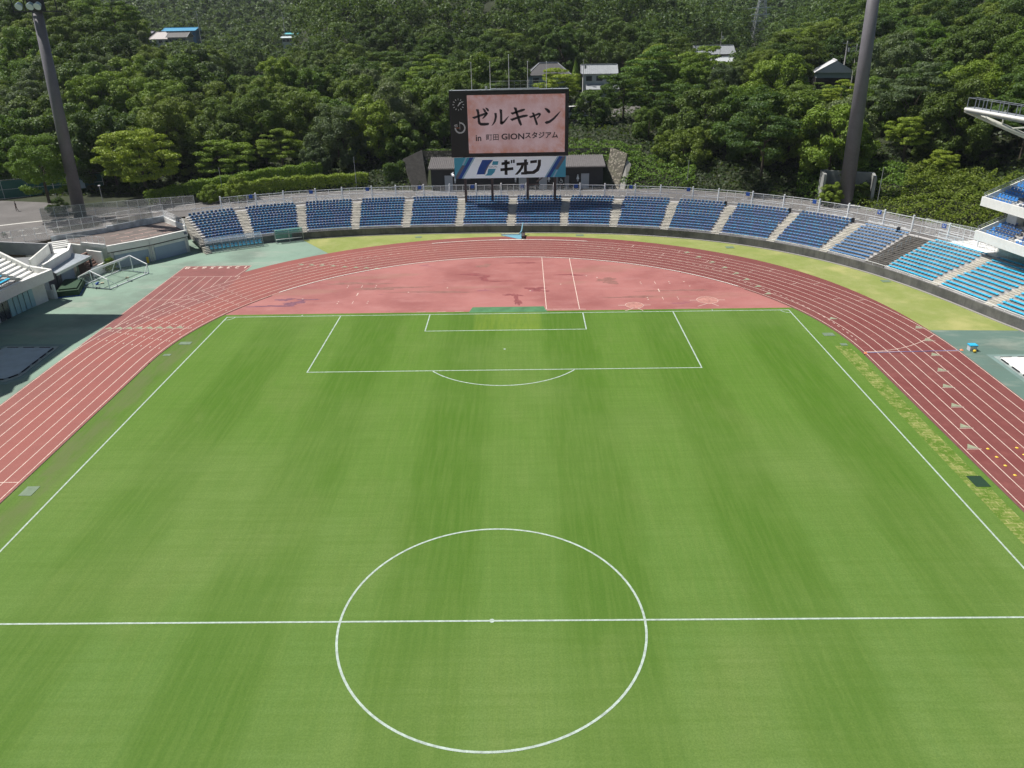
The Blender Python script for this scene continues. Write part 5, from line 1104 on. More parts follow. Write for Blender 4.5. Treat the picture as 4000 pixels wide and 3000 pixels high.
V, _ = cards(PP, NN, .26, P[:, 2]); CV.append(('conifer', 1.9, 4, card_mesh('crown', V, P[:, 2], [LM['dark']])))
def trunk_mesh(h, R):
    b_ = MB(); b_.tube((0, 0, -.4), (.1, 0, h*.55), .26, 7, .17); b_.tube((.1, 0, h*.55), (0, .1, h*.95), .17, 6, .07)
    for k in range(5):
        a = k*1.3+.4; z0 = h*(.35+.08*k); b_.tube((.08, 0, z0), (math.cos(a)*R*.55, math.sin(a)*R*.55, z0+h*.28), .09, 5, .04)
    return b_.mesh('trunk', bark)
TR = [trunk_mesh(8, 4.8), trunk_mesh(8.5, 5.2)]
TREES = []
def plant(x, y, z, h, kind, colr, rsc, lab=None):
    # h: total height. crown is scaled to reach the top
    c = rnd.choice([v for v in CV if v[0] == kind]); k, R, H, me = c; s_ = rsc/R
    TREES.append([x, y, z, h, c, colr, s_, lab])
def at_pix(u, v, F, h, kind, colr, rad, lab=None):   # crown top seen at (u, v), standing F metres ahead
    p = ray_at(u, v, F); plant(p.x, p.y, p.z-h, h, kind, colr, rad, lab)
HAND = [(118, 520, 124.5, 10.5, 'broad', 'yellow', 4.3, 'bright green bushy tree beside the left floodlight tower'),
 (520, 505, 140, 9.5, 'layered', 'yellow', 6.6, 'broad yellow green spreading tree right of the left floodlight tower'),
 (880, 545, 150, 8.5, 'layered', 'yellow', 5.2, 'flat yellow green layered tree above the hedge'), (1090, 520, 156, 9, 'layered', 'light', 4.5, 'thin layered tree right of the flat yellow green one'),
 (1300, 400, 158, 12, 'broad', 'grey', 5.8, 'large rounded grey green tree left of the scoreboard'), (1460, 370, 160, 12, 'broad', 'light', 5.4, 'bright green tree touching the large rounded one'), (1215, 560, 152, 7, 'broad', 'grey', 3.2, 'small grey green tree at the foot of the large rounded one'),
 (1560, 470, 158, 10, 'broad', 'mid', 4.2, 'tree just left of the scoreboard clock side'), (1690, 235, 195, 11, 'layered', 'yellow', 6.0, 'yellow green tree above the left corner of the scoreboard'), (1890, 200, 205, 12, 'broad', 'mid', 5., 'tall tree behind the left flagpoles'),
 (2180, 270, 180, 9, 'layered', 'yellow', 5.0, 'small yellow tree right of the flagpoles in front of the house'), (2310, 345, 176, 8, 'broad', 'mid', 4.3, 'round tree on the verge right of the scoreboard'), (2440, 290, 182, 10, 'layered', 'mid', 5.4, 'spreading tree above the valley road'),
 (2560, 205, 200, 10, 'layered', 'light', 7.5, 'wide flat topped tree right of the tiled house'), (2740, 210, 205, 10, 'layered', 'light', 8.0, 'widest flat topped tree in the right middle'), (2620, 330, 185, 9, 'layered', 'mid', 7.0, 'flat topped tree below the widest one'),
 (2540, 410, 165, 8, 'broad', 'mid', 3.6, 'small round tree at the bend of the valley road'), (2250, 225, 232, 7, 'conifer', 'light', 2.0, 'thin conical tree between the two houses'), (2680, 480, 152, 11, 'broad', 'mid', 5.2, 'leafy tree with visible trunk over the dark bank'), (2900, 330, 160, 12, 'broad', 'light', 5.6, 'tall light tree over the dark bank'),
 (1080, 215, 190, 8, 'broad', 'yellow', 4.8, 'yellowish tree below the valley field'), (948, 222, 290, 8, 'broad', 'dark', 4.4, 'dark round lone tree standing in the valley field'), (3040, 205, 172, 12, 'broad', 'light', 6.0, 'light tree left of the white gabled house'), (3560, 455, 136, 8, 'layered', 'yellow', 3.4, 'small bright yellow green tree right of the floodlight tower'),
 (3690, 590, 130, 6.5, 'layered', 'yellow', 2.6, 'little yellow green tree in front of the dark woods'), (3780, 250, 160, 12, 'broad', 'light', 6, 'large light crown above the roof catwalk'), (3640, 230, 150, 12, 'broad', 'mid', 6, 'large crown left of the roof catwalk')]
for a in HAND: at_pix(*a)
# no trees here: photo-visible roads, houses, field (x, y, radius)
CLEAR = []
# sight lines the photo leaves open: nothing tall stands between the stadium and these (u0, v0, u1, v1, farthest distance)
OPEN = [(2065, 240, 2165, 330, 218), (2275, 245, 2385, 318, 222), (2715, 172, 2860, 200, 300), (2795, 205, 2850, 238, 285), (3178, 232, 3310, 330, 203), (560, 108, 800, 170, 450), (900, 236, 1050, 292, 330), (1070, 108, 1160, 180, 440),
 (2225, 415, 2470, 520, 190), (2935, 0, 2990, 176, 395), (3330, 170, 3366, 300, 195), (2440, 420, 2500, 445, 190), (755, 40, 775, 110, 420)]
def blocks(x, y, z, h, R):
    u, v, d = pix((x, y, z+h)); r = FPX*R/d*.92; F = y+35.4
    for (a, b_, c, e, Fm) in OPEN:
        if F < Fm+6 and u+r > a and u-r < c and v < e-4: return True
    return False
HOUSES = [(2105, 300, 218), (2345, 310, 222), (2785, 215, 300), (2760, 240, 285), (3250, 262, 203), (720, 130, 430), (630, 150, 400), (1120, 150, 420)]
for u, v, F in HOUSES:
    p = ray_at(u, v, F); CLEAR.append((p.x, p.y, 11)); q = CAM+(p-CAM)*.93; CLEAR.append((q.x, q.y, 8))
for u, v, F in ((900, 250, 285), (960, 255, 270), (1030, 250, 285), (930, 290, 255)):
    p = ray_at(u, v, F); CLEAR.append((p.x, p.y, 15))
for x, y, r in ((22, 128, 8), (30, 132, 8), (38, 138, 8), (16, 134, 7), (6, 128, 9), (-4, 126, 8), (46, 146, 6), (25, 140, 7)): CLEAR.append((x, y, r))
def free(x, y, rad=0.):
    return all((x-a)**2+(y-b_)**2 > (r+rad)**2 for a, b_, r in CLEAR)
hand_xy = [(T_[0], T_[1], T_[6]*T_[4][1]) for T_ in TREES]
cand = []
g = 6.0
while g < 112:
    sp = 9.0+.014*g
    t = -.74
    while t < .76:
        F = frd(t)+g; 
        x = 2.1+t*F+rnd.uniform(-2.4, 2.4); y = F-35.4+rnd.uniform(-2.6, 2.6); t += sp/F
        t2, F2 = tf_(x, y); g2 = F2-frd(t2)
        lo = 8 if t2 < -.42 else 12 if t2 < -.08 else 34 if t2 < .14 else (34 if t2 < .155 else 5) if t2 < .4 else 15
        if -.33 < t2 < -.08: lo = 15
        if g2 < lo or not free(x, y, 2.) or any((x-a)**2+(y-b_)**2 < (2.6+r*.62)**2 for a, b_, r in hand_xy): continue
        if t2 < -.57 and g2 < 12: continue
        z = ground(t2, g2); h = rnd.uniform(11.5, 16.5); u_, v_, d_ = pix((x, y, z+h-1.5)); u2, v2, _ = pix((x, y, z+h))
        if u_ < -170 or u_ > 4170 or v_ < -60: continue
        R_ = rnd.uniform(4.8, 7.2)
        while h > 4.5 and blocks(x, y, z, h, R_): h -= .8; R_ = max(2.4, R_*.92)
        if h <= 4.5: continue
        cand.append((x, y, z, h, F2, u_, R_))
    g += sp*.86
cand.sort(key=lambda c: c[4])
for (x, y, z, h, F, u_, R_) in cand:
    q = rnd.random(); tz = (x-2.1)/F
    colr = 'mid' if q < .40 else 'light' if q < .62 else 'dark' if q < .82 else 'grey' if q < .93 else 'yellow'
    if F > 215 and abs(tz) < .3: colr = 'dark' if q < .6 else 'mid'
    kind = 'layered' if rnd.random() < .06 else 'broad'
    plant(x, y, z, h, kind, colr, R_)
print('TREES', len(TREES))
NT = 285
far_extra = []
if len(TREES) > NT:
    order = sorted(range(len(TREES)), key=lambda i: (TREES[i][7] is None, TREES[i][1])); keep = set(order[:NT]); far_extra = [TREES[i] for i in range(len(TREES)) if i not in keep]; TREES = [TREES[i] for i in sorted(keep)]
COLN = {'dark': 'dark green', 'mid': 'mid green', 'light': 'light green', 'grey': 'grey green', 'yellow': 'yellow green', 'brown': 'brown'}
def zone(u, v):
    if u < 330: return 'left of the left floodlight tower'
    if u < 1150: return 'between the left floodlight tower and the clock of the scoreboard'
    if u < 1760: return 'left of the scoreboard'
    if u < 2230: return 'above the scoreboard'
    if u < 3250: return 'between the scoreboard and the right floodlight tower'
    return 'right of the right floodlight tower'
BANDS = [(620, 'front edge of the wood'), (500, 'low front wood'), (400, 'lower wood'), (320, 'middle wood'), (250, 'upper middle wood'), (190, 'upper wood'), (130, 'high wood'), (70, 'near top of the photo'), (10, 'top edge of the photo'), (-9999, 'beyond the top edge')]
byz = {}
for T_ in TREES:
    u_, v_, _ = pix((T_[0], T_[1], T_[2]+T_[3])); T_.append((u_, v_))
    if T_[7] is None:
        bnd = next(b_[1] for b_ in BANDS if v_ >= b_[0]); byz.setdefault((zone(u_, v_), bnd, COLN[T_[5]]), []).append(T_)
for (zn, bnd, cn_), lst in byz.items():
    lst.sort(key=lambda T_: T_[8][0])
    for i, T_ in enumerate(lst):
        zs = zn.replace('between the left floodlight tower and the clock of the scoreboard', 'right of the left tower').replace('between the scoreboard and the right floodlight tower', 'left of the right tower').replace('left of the left floodlight tower', 'left of the left tower').replace('right of the right floodlight tower', 'right of the right tower')
        T_[7] = f'{ORD[i]} {cn_} tree from left, {bnd}, {zs}'
for (x, y, z, h, c, colr, s_, lab, _uv) in TREES:
    kind, R, H, me = c; r_ = empty({'broad': 'broadleaf_tree', 'layered': 'spreading_tree', 'conifer': 'conifer_tree'}[kind], (x, y, z), lab, 'tree', 'trees of the wood behind the stadium')
    cr = link('crown', me, r_); zs = s_*rnd.uniform(.9, 1.1); cr.scale = (s_, s_, zs); cr.location = (0, 0, h-H*zs*1.02); cr.rotation_euler = (0, 0, rnd.uniform(0, 6.28))
    cr.material_slots[0].link = 'OBJECT'; cr.material_slots[0].material = LM[colr]
    tk = link('trunk', rnd.choice(TR), r_); k = (h-H*zs*.6)/8.; tk.scale = (1, 1, max(.4, k)); tk.rotation_euler = (0, 0, rnd.uniform(0, 6.28))
# distant wood as one mass: lumpy crowns merged in one object
PV, PR = [], []
def far_tree(x, y, z, h, R, n, sz):
    P, N, Q = crown_pts(R, R*1.1, max(30, n//22), 22, .26); P[:, 2] += h-R*1.1; P += np.array([x, y, z]); V, _ = cards(P, N, sz, Q); PV.append(V); PR.append(np.clip(Q*.6+rnd.uniform(-.2, .55), 0, 1))
for T_ in far_extra:
    far_tree(T_[0], T_[1], T_[2], T_[3], T_[6]*T_[4][1], 1500, .33)
nfar = 0
for F0 in np.arange(205, 1250, 1):
    pass
F = 232.
while F < 1150:
    sp = 9.0+max(0, F-300)*.012; t = -.78
    while t < .80:
        x = 2.1+t*F+rnd.uniform(-2.5, 2.5); y = F-35.4+rnd.uniform(-2.5, 2.5); t += sp/F
        t2, F2 = tf_(x, y); g2 = F2-frd(t2)
        if g2 < 112 or not free(x, y, 2.5): continue
        z = ground(t2, g2); h = rnd.uniform(10, 15); u_, v_, d_ = pix((x, y, z+h)); 
        if v_ < -130 or u_ < -260 or u_ > 4260 or v_ > 420: continue
        if v_ < -25 and F > 420: continue
        if blocks(x, y, z, h, 4.5):
            h *= .5
            if blocks(x, y, z, h, 3.): continue
        far_tree(x, y, z, h, rnd.uniform(4.6, 6.8)*(1+max(0, F-400)*.0008), int(1300-min(900, max(0, F-240)*3.2)), .30+max(0, F-240)*.0012); nfar += 1
    F += sp*.9
print('FAR', nfar, len(far_extra))
far = link('distant_wood', card_mesh('distant_wood', np.vstack(PV), np.concatenate(PR), [leafmat('leaf_far', (.034, .076, .018), (.112, .178, .034))])); far['kind'] = 'stuff'; far['label'] = 'dark green wood covering the far hills'; far['category'] = 'wood'
PV, PR = [], []
for u, v, F in ((2960, 15, 610), (2985, 30, 600), (3190, 8, 620), (3215, 20, 610), (3320, 5, 600), (2630, 15, 640)):
    p = ray_at(u, v-16, F); far_tree(p.x, p.y, p.z-13, 13, 7.5, 500, .7)
bt = link('withered_trees', card_mesh('withered', np.vstack(PV), np.concatenate(PR), [LM['brown']])); bt['kind'] = 'stuff'; bt['label'] = 'reddish brown withered crowns on the farthest hill'; bt['category'] = 'trees'

# undergrowth: leaf cards draped on the bank
def bank(name, lab, regs, m_, n_per=9., size=.24, hb=.5, lum=None):
    PP = []
    for (t0, t1, g0, g1, hh, dens) in regs:
        Fm = frd((t0+t1)/2)+g0; area = (t1-t0)*Fm*(g1-g0); n = int(area*n_per*dens); t = rng.uniform(t0, t1, n); g_ = rng.uniform(g0, g1, n)
        for a, b_ in zip(t, g_):
            F = frd(a)+b_; x, y = 2.1+a*F, F-35.4; lumps = .5+.5*math.sin(x*1.1+1.7*math.sin(y*.9))*math.sin(y*1.3+math.sin(x*.7)); edge = min(1, (b_-g0)/1.0)
            PP.append((x, y, ground(a, b_)+edge*(hh*(.35+.65*lumps))*(1-.35*rng.random()**2)))
    P = np.array(PP); N = rng.normal(size=P.shape)*.55+np.array([0, -.35, .8]); N /= np.linalg.norm(N, axis=1, keepdims=True); Q = rng.random(len(P)); V, _ = cards(P, N, size, Q)
    o = link(name, card_mesh(name, V, Q, [m_])); o['kind'] = 'stuff'; o['label'] = lab; o['category'] = 'shrubs'; return o
IVY = leafmat('leaf_ivy', (.016, .034, .009), (.040, .070, .014))  # leaf colour darkened to carry the shade under the trees
bank('bank_shrubs', 'dense yellow green shrubs on the bank right of the concrete bay', [(.485, .60, -1., 14, 3.0, 1.6), (.42, .49, -.5, 5, 1.2, 1.), (.60, .78, -1, 12, 3.2, 1.4)], leafmat('leaf_shrub', (.095, .150, .012), (.225, .275, .032)), 34, .155)
bank('bank_undergrowth', 'bright weeds and climbers on the banks behind the perimeter road', [(.125, .165, 0, 10, 1.6, 1.3), (.165, .22, 1, 12, 1.8, 1.3), (.35, .385, .5, 9, 1.9, 1.2), (.385, .49, 4, 13, 2.0, 1.3), (.0, .15, 5.5, 13, 1.8, 1.2), (-.15, .0, 5.5, 14, 1.8, 1.2), (-.42, -.28, .5, 3.0, 1.4, 1.)], leafmat('leaf_fresh', (.075, .155, .014), (.175, .275, .032)), 22, .17)
bank('ivy_bank', 'dark ivy covering the steep shaded bank behind the road', [(-.30, -.13, .2, 9, 1.0, 1.), (.20, .40, .3, 12, 1.0, 1.), (-.2, .2, 12, 22, .8, .6), (.4, .8, 8, 24, .8, .7), (-.62, -.2, 5, 22, .6, .6)], IVY, 10, .25)
bank('forest_undergrowth', 'dark undergrowth on the floor of the wood', [(-.76, -.1, 8, 60, .9, 1.), (-.1, .15, 22, 60, .7, 1.), (.15, .78, 8, 60, .9, 1.), (-.76, .78, 60, 115, .9, .6)], IVY, 1.6, .42)
# clipped hedges
def hedge(pts, wd, h, lab, m_):
    r_P = []
    for a, b_ in zip(pts, pts[1:]):
        l = math.hypot(b_[0]-a[0], b_[1]-a[1]); n = int(l*wd*h*75); t = rng.random(n); f = rng.integers(0, 3, n); s1, s2 = rng.uniform(-1, 1, n), rng.random(n)
        ox = np.where(f == 0, s1, np.where(f == 1, -1., 1.))*wd/2; oz = np.where(f == 0, 1., s2)*h*(.93+.07*np.sin(t*l*1.7)); ux, uy = (b_[0]-a[0])/l, (b_[1]-a[1])/l
        x = a[0]+(b_[0]-a[0])*t+uy*ox; y = a[1]+(b_[1]-a[1])*t-ux*ox; zz = a[2]+(b_[2]-a[2])*t+oz
        nn = np.c_[np.where(f == 0, 0, np.where(f == 1, -uy, uy)), np.where(f == 0, 0, np.where(f == 1, ux, -ux)), np.where(f == 0, 1., .3)]; r_P.append((np.c_[x, y, zz], nn))
    P = np.vstack([a for a, _ in r_P])+rng.normal(size=(sum(len(a) for a, _ in r_P), 3))*.10; N = np.vstack([b_ for _, b_ in r_P]); N = N+rng.normal(size=N.shape)*.4; N /= np.linalg.norm(N, axis=1, keepdims=True); Q = rng.random(len(P))
    V, _ = cards(P, N, .14, Q); o = link('hedge', card_mesh('hedge', V, Q, [m_])); tag(o, lab, 'hedge', 'hedges above the left road')
hedge([(-64.5, 101.0, 3.6), (-57, 105.6, 4.6), (-46, 110.5, 5.6), (-36, 114.3, 6.2)], 2.0, 2.0, 'long trimmed hedge rising behind the left road, upper of two', LM['yellow'])
hedge([(-53, 104.6, 3.6), (-44, 108.6, 4.2), (-33, 111.0, 4.2), (-27, 112.2, 4.2)], 1.8, 2.2, 'lower leafy hedge directly behind the road fence on the left', LM['light'])
hedge([(-24, 112.6, 4.0), (-21, 113.2, 4.5), (-20.3, 113.6, 4.5)], 2.0, 3.6, 'dark hedge beside the shaded stone wall', LM['dark'])
for x, y, z, s_, c_, lb in ((52.6, 91.8, 3.9, .42, 'light', 'bright leafy bush inside the concrete bay, left of the tower'), (57.2, 91.9, 3.9, .40, 'mid', 'dark leafy bush inside the concrete bay, right of the tower'), (-58.0, 72.6, .2, .22, 'light', 'small bright bush at the corner of the storage building'), (-48.6, 103.2, 3.6, .55, 'light', 'tall fresh green bush before the left hedge'), (-53.0, 101.5, 3.6, .42, 'light', 'shorter fresh green bush before the left hedge'), (-76.0, 93.6, 3.6, .36, 'dark', 'dark shrub under the leftmost tree')):
    r_ = empty('leafy_bush', (x, y, z), lb, 'bush', 'single bushes'); cr = link('foliage', CV[0][3], r_); cr.scale = (s_, s_, s_); cr.location = (0, 0, 2.6*s_); cr.material_slots[0].link = 'OBJECT'; cr.material_slots[0].material = LM[c_]

# ------------------------------------------------------------------ houses, pylon, poles in the valley
tile = mat('roof_tiles', (.085, .082, .085), .6, var=.15, scale=1.5); tileg = mat('grey_tiles', (.33, .35, .37), .5, var=.12, scale=1.5); plaster = mat('plaster', (.55, .57, .58), .8, var=.06, scale=.5); timber = mat('dark_timber', (.035, .03, .03), .8)
def house(u, v, F, W, Dp, hw, hr, rot, lab, rm=tileg, wm=plaster, hip=0., ribs=True, z_up=0.):
    p = ray_at(u, v, F); zr = p.z; zb = zr-hw-hr; r_ = empty('house', (p.x, p.y, zb-4), lab, 'house', 'houses in the valley', rot); ww = MB(); ww.box(-W/2, W/2, -Dp/2, Dp/2, 0, 4+hw); ww.build('wall', wm, r_)
    e = .6; rf_ = MB(); a, b_ = W/2+e, Dp/2+e; z0, z1 = 4+hw-.1, 4+hw+hr; rx = a-hip
    rf_.add([(-a, -b_, z0), (a, -b_, z0), (a, b_, z0), (-a, b_, z0), (-rx, 0, z1), (rx, 0, z1)], [(0, 1, 5, 4), (1, 2, 5), (2, 3, 4, 5), (3, 0, 4), (3, 2, 1, 0)]); rr = rf_.build('roof', rm, r_)
    rb = MB()
    rb.bar((-rx, 0, z1+.08), (rx, 0, z1+.08), .35, .3)
    for sx in (-1, 1):
        for sy in (-1, 1): rb.bar((sx*rx, 0, z1+.05), (sx*a, sy*b_, z0+.08), .2, .14)
    if ribs:
        for i in range(int(W/.55)):
            x = -rx+i*.55
            if x < rx: rb.bar((x, 0, z1+.03), (x, -b_, z0+.05), .1, .06)
    rb.build('ridge', tileg if rm is tile else rm, r_, ).parent = rr
    for i in range(3):
        x = -W*.32+i*W*.32; wi = MB(); wi.box(x-.8, x+.8, -Dp/2-.06, -Dp/2, 4+hw-1.9, 4+hw-.7); q = wi.build('window', wind, r_); fr = MB(); fr.box(x-.9, x+.9, -Dp/2-.05, -Dp/2-.01, 4+hw-2.0, 4+hw-.6); fr.build('frame', galv, q)
    return r_, (W, Dp, hw, hr)
house(2142, 246, 222, 10.5, 8.5, 4.2, 2.6, .0, 'dark hipped roof house behind the flagpoles', tile, mat('blue_grey_wall', (.30, .36, .42), .7), hip=3.4, ribs=False)
h2, _ = house(2340, 253, 226, 8.6, 7, 4.2, 1.9, -.04, 'two storey house with grey tiled roofs right of the flagpoles')
b_ = MB(); b_.add([(-3.6, -6.6, 4.4), (5.2, -6.6, 4.4), (5.2, -3.4, 5.6), (-3.6, -3.4, 5.6)], [(0, 1, 2, 3)]); b_.box(-3.4, 5, -6.2, -3.5, 0, 4.4); q = b_.build('porch_roof', tileg, h2)
house(2787, 178, 300, 13, 7, 2.6, 2.6, .06, 'long grey roofed house in front of the dark hill', tileg, mat('brown_wall', (.12, .10, .10), .8))
house(2822, 222, 285, 6.5, 4.5, 1.5, 1.6, .1, 'small pale roofed shed below the long grey roofed house', mat('pale_roof', (.55, .58, .6), .5), ribs=False)
hg, _ = house(3262, 235, 205, 6.8, 8.0, 4.6, 2.5, PI/2-.25, 'white roofed gabled house left of the right floodlight tower', mat('white_roof', (.70, .70, .72), .4), mat('pale_blue_wall', (.40, .50, .54), .7), ribs=False)
b_ = MB(); b_.box(-3.5, 3.6, -4.1, 4.1, 0, 7.3); b_.build('lower_storey', timber, hg)
wh_, _ = house(710, 108, 455, 17, 10, 4.5, 1.4, .02, 'long bright blue roofed warehouse in the far left valley', mat('blue_roof', (.06, .30, .50), .5), mat('blue_wall', (.04, .17, .32), .6), ribs=False)
house(630, 124, 405, 9.4, 9, 3.6, 3.0, .15, 'pale hipped roof house left of the blue warehouse', mat('beige_roof', (.50, .46, .45), .6), plaster, hip=3.4, ribs=False)
house(700, 126, 402, 9, 8, 4.0, 2.0, .0, 'grey gabled house in front of the blue warehouse', tile, mat('grey_plaster', (.28, .29, .30), .8), ribs=False)
house(572, 122, 425, 7, 4, 1.4, .8, .0, 'low dark shed at the left end of the far houses', mat('dark_roof', (.20, .20, .24), .7), mat('dark_wall2', (.1, .1, .12), .7), ribs=False)
house(1128, 142, 420, 5.8, 5, 3.0, .5, .0, 'small white cabin in the far valley gap', mat('white_roof2', (.62, .70, .72), .5), plaster, ribs=False)
house(1142, 128, 440, 6, 5, 2.0, .5, .0, 'turquoise roofed hut behind the white cabin', mat('turq_roof', (.15, .50, .55), .5), plaster, ribs=False)
def pole(u, v, F, h, lab, arms=2, r=.14):
    p = ray_at(u, v, F); r_ = empty('utility_pole', (p.x, p.y, p.z-h), lab, 'utility pole', 'utility poles in the valley'); part(MB().tube((p.x, p.y, p.z-h-3), tuple(p), r*1.3, 7, r), 'pole', mat('pole_concrete', (.45, .44, .42), .8), r_)
    for k in range(arms): part(MB().bar((p.x-1.1, p.y, p.z-.5-k*1.0), (p.x+1.1, p.y, p.z-.5-k*1.0), .12, .12), 'crossarm', galv, r_)
    part(MB().tube((p.x+.5, p.y-.25, p.z-2.4), (p.x+.5, p.y-.25, p.z-1.5), .28, 8), 'transformer', galv, r_); return p
pole(3350, 172, 195, 10, 'utility pole nearest the right floodlight tower', 3); pole(3312, 160, 205, 9, 'utility pole behind the gabled white roofed house', 1); pole(3172, 200, 215, 7, 'utility pole left of the white roofed gabled house', 2, .1)
pole(2820, 122, 290, 10, 'thin pole in front of the long grey roofed house', 0, .09); pole(765, 40, 420, 12, 'pale utility pole right of the blue warehouse', 1); pole(2280, 230, 222, 8, 'thin antenna pole beside the two storey house', 0, .07); pole(1103, 55, 430, 13, 'utility pole above the white cabin', 1)
# lattice pylon
pb = ray_at(2958, 185, 400); pt_z = ray_at(2962, -30, 400).z; zb = gz(pb.x, pb.y)
py = empty('lattice_pylon', (pb.x, pb.y, zb), 'grey steel lattice pylon on the far wooded slope', 'pylon')
def pw(z): k = (z-zb)/(pt_z+4-zb); return 3.0*(1-k)+.5
bz = MB(); lev = np.linspace(zb, pt_z+4, 13)
for a, b_ in zip(lev, lev[1:]):
    wa, wb_ = pw(a), pw(b_); C4 = [(-1, -1), (1, -1), (1, 1), (-1, 1)]
    for i in range(4):
        (x0, y0), (x1, y1) = C4[i], C4[(i+1) % 4]; A0, A1 = (pb.x+x0*wa, pb.y+y0*wa, a), (pb.x+x1*wa, pb.y+y1*wa, a); B0, B1 = (pb.x+x0*wb_, pb.y+y0*wb_, b_), (pb.x+x1*wb_, pb.y+y1*wb_, b_)
        bz.tube(A0, B0, .17, 4); bz.tube(A0, B1, .09, 4); bz.tube(A1, B0, .09, 4); bz.tube(B0, B1, .08, 4)
part(bz, 'lattice', galv, py)
armz = [ray_at(2960, v, 400).z for v in (30, 56, 82)]
for zz in armz: part(MB().bar((pb.x-4.2, pb.y, zz), (pb.x+4.2, pb.y, zz), .3, .35), 'crossarm', fencew, py)
wirem = mat('wire', (.42, .44, .46), .5)
k = 0
for zz in armz:
    for sx, uu, vv, FF in ((1, 3420, None, 430), (-1, 2500, None, 560)):
        q = ray_at(uu, 60+(zz-armz[0])*-7.+(0 if sx > 0 else -35), FF); w_ = MB(); a = Vector((pb.x+sx*4.0, pb.y, zz-.4))
        for i in range(8):
            t0, t1_ = i/8, (i+1)/8; f = lambda t: a.lerp(q, t)-Vector((0, 0, 3.*t*(1-t))); w_.tube(f(t0), f(t1_), .07, 4)
        tag(w_.build('power_line', wirem), f'{"right" if sx > 0 else "left"} going power line from the {["top", "middle", "lowest"][armz.index(zz)]} arm of the pylon', 'power line', 'power lines at the pylon'); k += 1
# road piece, guard rail and vehicles right of the scoreboard
try:
    RP = [(2240, 480), (2330, 470), (2420, 440), (2520, 425), (2620, 415)]
    L_, R2 = [G3(u, v-16) for u, v in RP], [G3(u, v+14) for u, v in RP]; drape(list(zip(R2, L_)), 'valley_road', asphalt, .25)
    drape(list(zip([G3(u, v) for u, v in ((860, 275), (960, 285), (1060, 275))], [G3(u, v) for u, v in ((860, 238), (960, 238), (1060, 238))])), 'meadow', field, .3)
except Exception as e: print('road', e)
def van(u, v, rot, L_, W, H, lab, m_, nm, cat):
    x, y = G3(u, v); r_ = empty(nm, (x, y, gz(x, y)+.3), lab, cat, None, rot); b_ = MB(); b_.hexa([(-L_/2, -W/2, .3), (L_/2, -W/2, .3), (L_/2, W/2, .3), (-L_/2, W/2, .3)], [(-L_/2, -W/2, H*.55), (L_/2, -W/2, H*.55), (L_/2, W/2, H*.55), (-L_/2, W/2, H*.55)]); b_.build('body', m_, r_)
    b_ = MB(); b_.hexa([(-L_*.42, -W*.46, H*.55), (L_*.28, -W*.46, H*.55), (L_*.28, W*.46, H*.55), (-L_*.42, W*.46, H*.55)], [(-L_*.36, -W*.4, H), (L_*.15, -W*.4, H), (L_*.15, W*.4, H), (-L_*.36, W*.4, H)]); b_.build('cabin', wind, r_)
    b_ = MB(); b_.box(-L_*.35, L_*.14, -W*.4, W*.4, H, H+.05); b_.build('roof', m_, r_)
    for sx in (-.3, .3):
        for sy in (-.5, .5): w_ = MB(); w_.tube((sx*L_, sy*W-.08, .33), (sx*L_, sy*W+.08, .33), .33, 12); w_.build('wheel', black, r_)
van(2245, 468, .4, 4.6, 1.9, 2.6, 'white and dark van partly hidden behind the scoreboard edge', white, 'parked_van', 'van'); van(2290, 485, .2, 4.2, 1.7, 1.4, 'pale car on the valley road right of the scoreboard', white, 'parked_car', 'car')

# ------------------------------------------------------------------ small figures on the left road
def bicycle(x, y, rz, lab, m_):
    r_ = empty('bicycle', (x, y, 3.61), lab, 'bicycle', None, rz)
    for nm, xx in (('wheel', -.52), ('wheel', .52)):
        b_ = MB()
        for k in range(16): a, c = 2*PI*k/16, 2*PI*(k+1)/16; b_.tube((xx+.34*math.cos(a), 0, .35+.34*math.sin(a)), (xx+.34*math.cos(c), 0, .35+.34*math.sin(c)), .025, 4)
        for k in range(4): a = PI*k/4; b_.tube((xx-.34*math.cos(a), 0, .35-.34*math.sin(a)), (xx+.34*math.cos(a), 0, .35+.34*math.sin(a)), .006, 3)
        b_.build(nm, black, r_)
    b_ = MB()
    for p, q in (((-.52, .35), (-.1, .3)), ((-.1, .3), (-.2, .8)), ((-.2, .8), (-.52, .35)), ((-.1, .3), (.36, .78)), ((-.18, .72), (.36, .78)), ((.36, .95), (.52, .35))): b_.tube((p[0], 0, p[1]), (q[0], 0, q[1]), .025, 5)
    b_.build('frame', m_, r_); b_ = MB(); b_.tube((.36, -.28, .98), (.36, .28, .98), .02, 5); b_.build('handlebar', galv, r_); b_ = MB(); b_.prism([(-.34, -.08), (-.08, -.03), (-.08, .03), (-.34, .08)], .82, .88); b_.build('saddle', black, r_)
bicycle(-76.2, 92.6, .2, 'light framed bicycle parked beside the dark shrub under the tree', galv); bicycle(-75.0, 92.2, -.3, 'second bicycle parked right of the light framed one', white)
bicycle(-76.1, 78.5, -.5, 'green bicycle at the left photo edge on the road', mat('bike_green', (.10, .22, .14), .5))
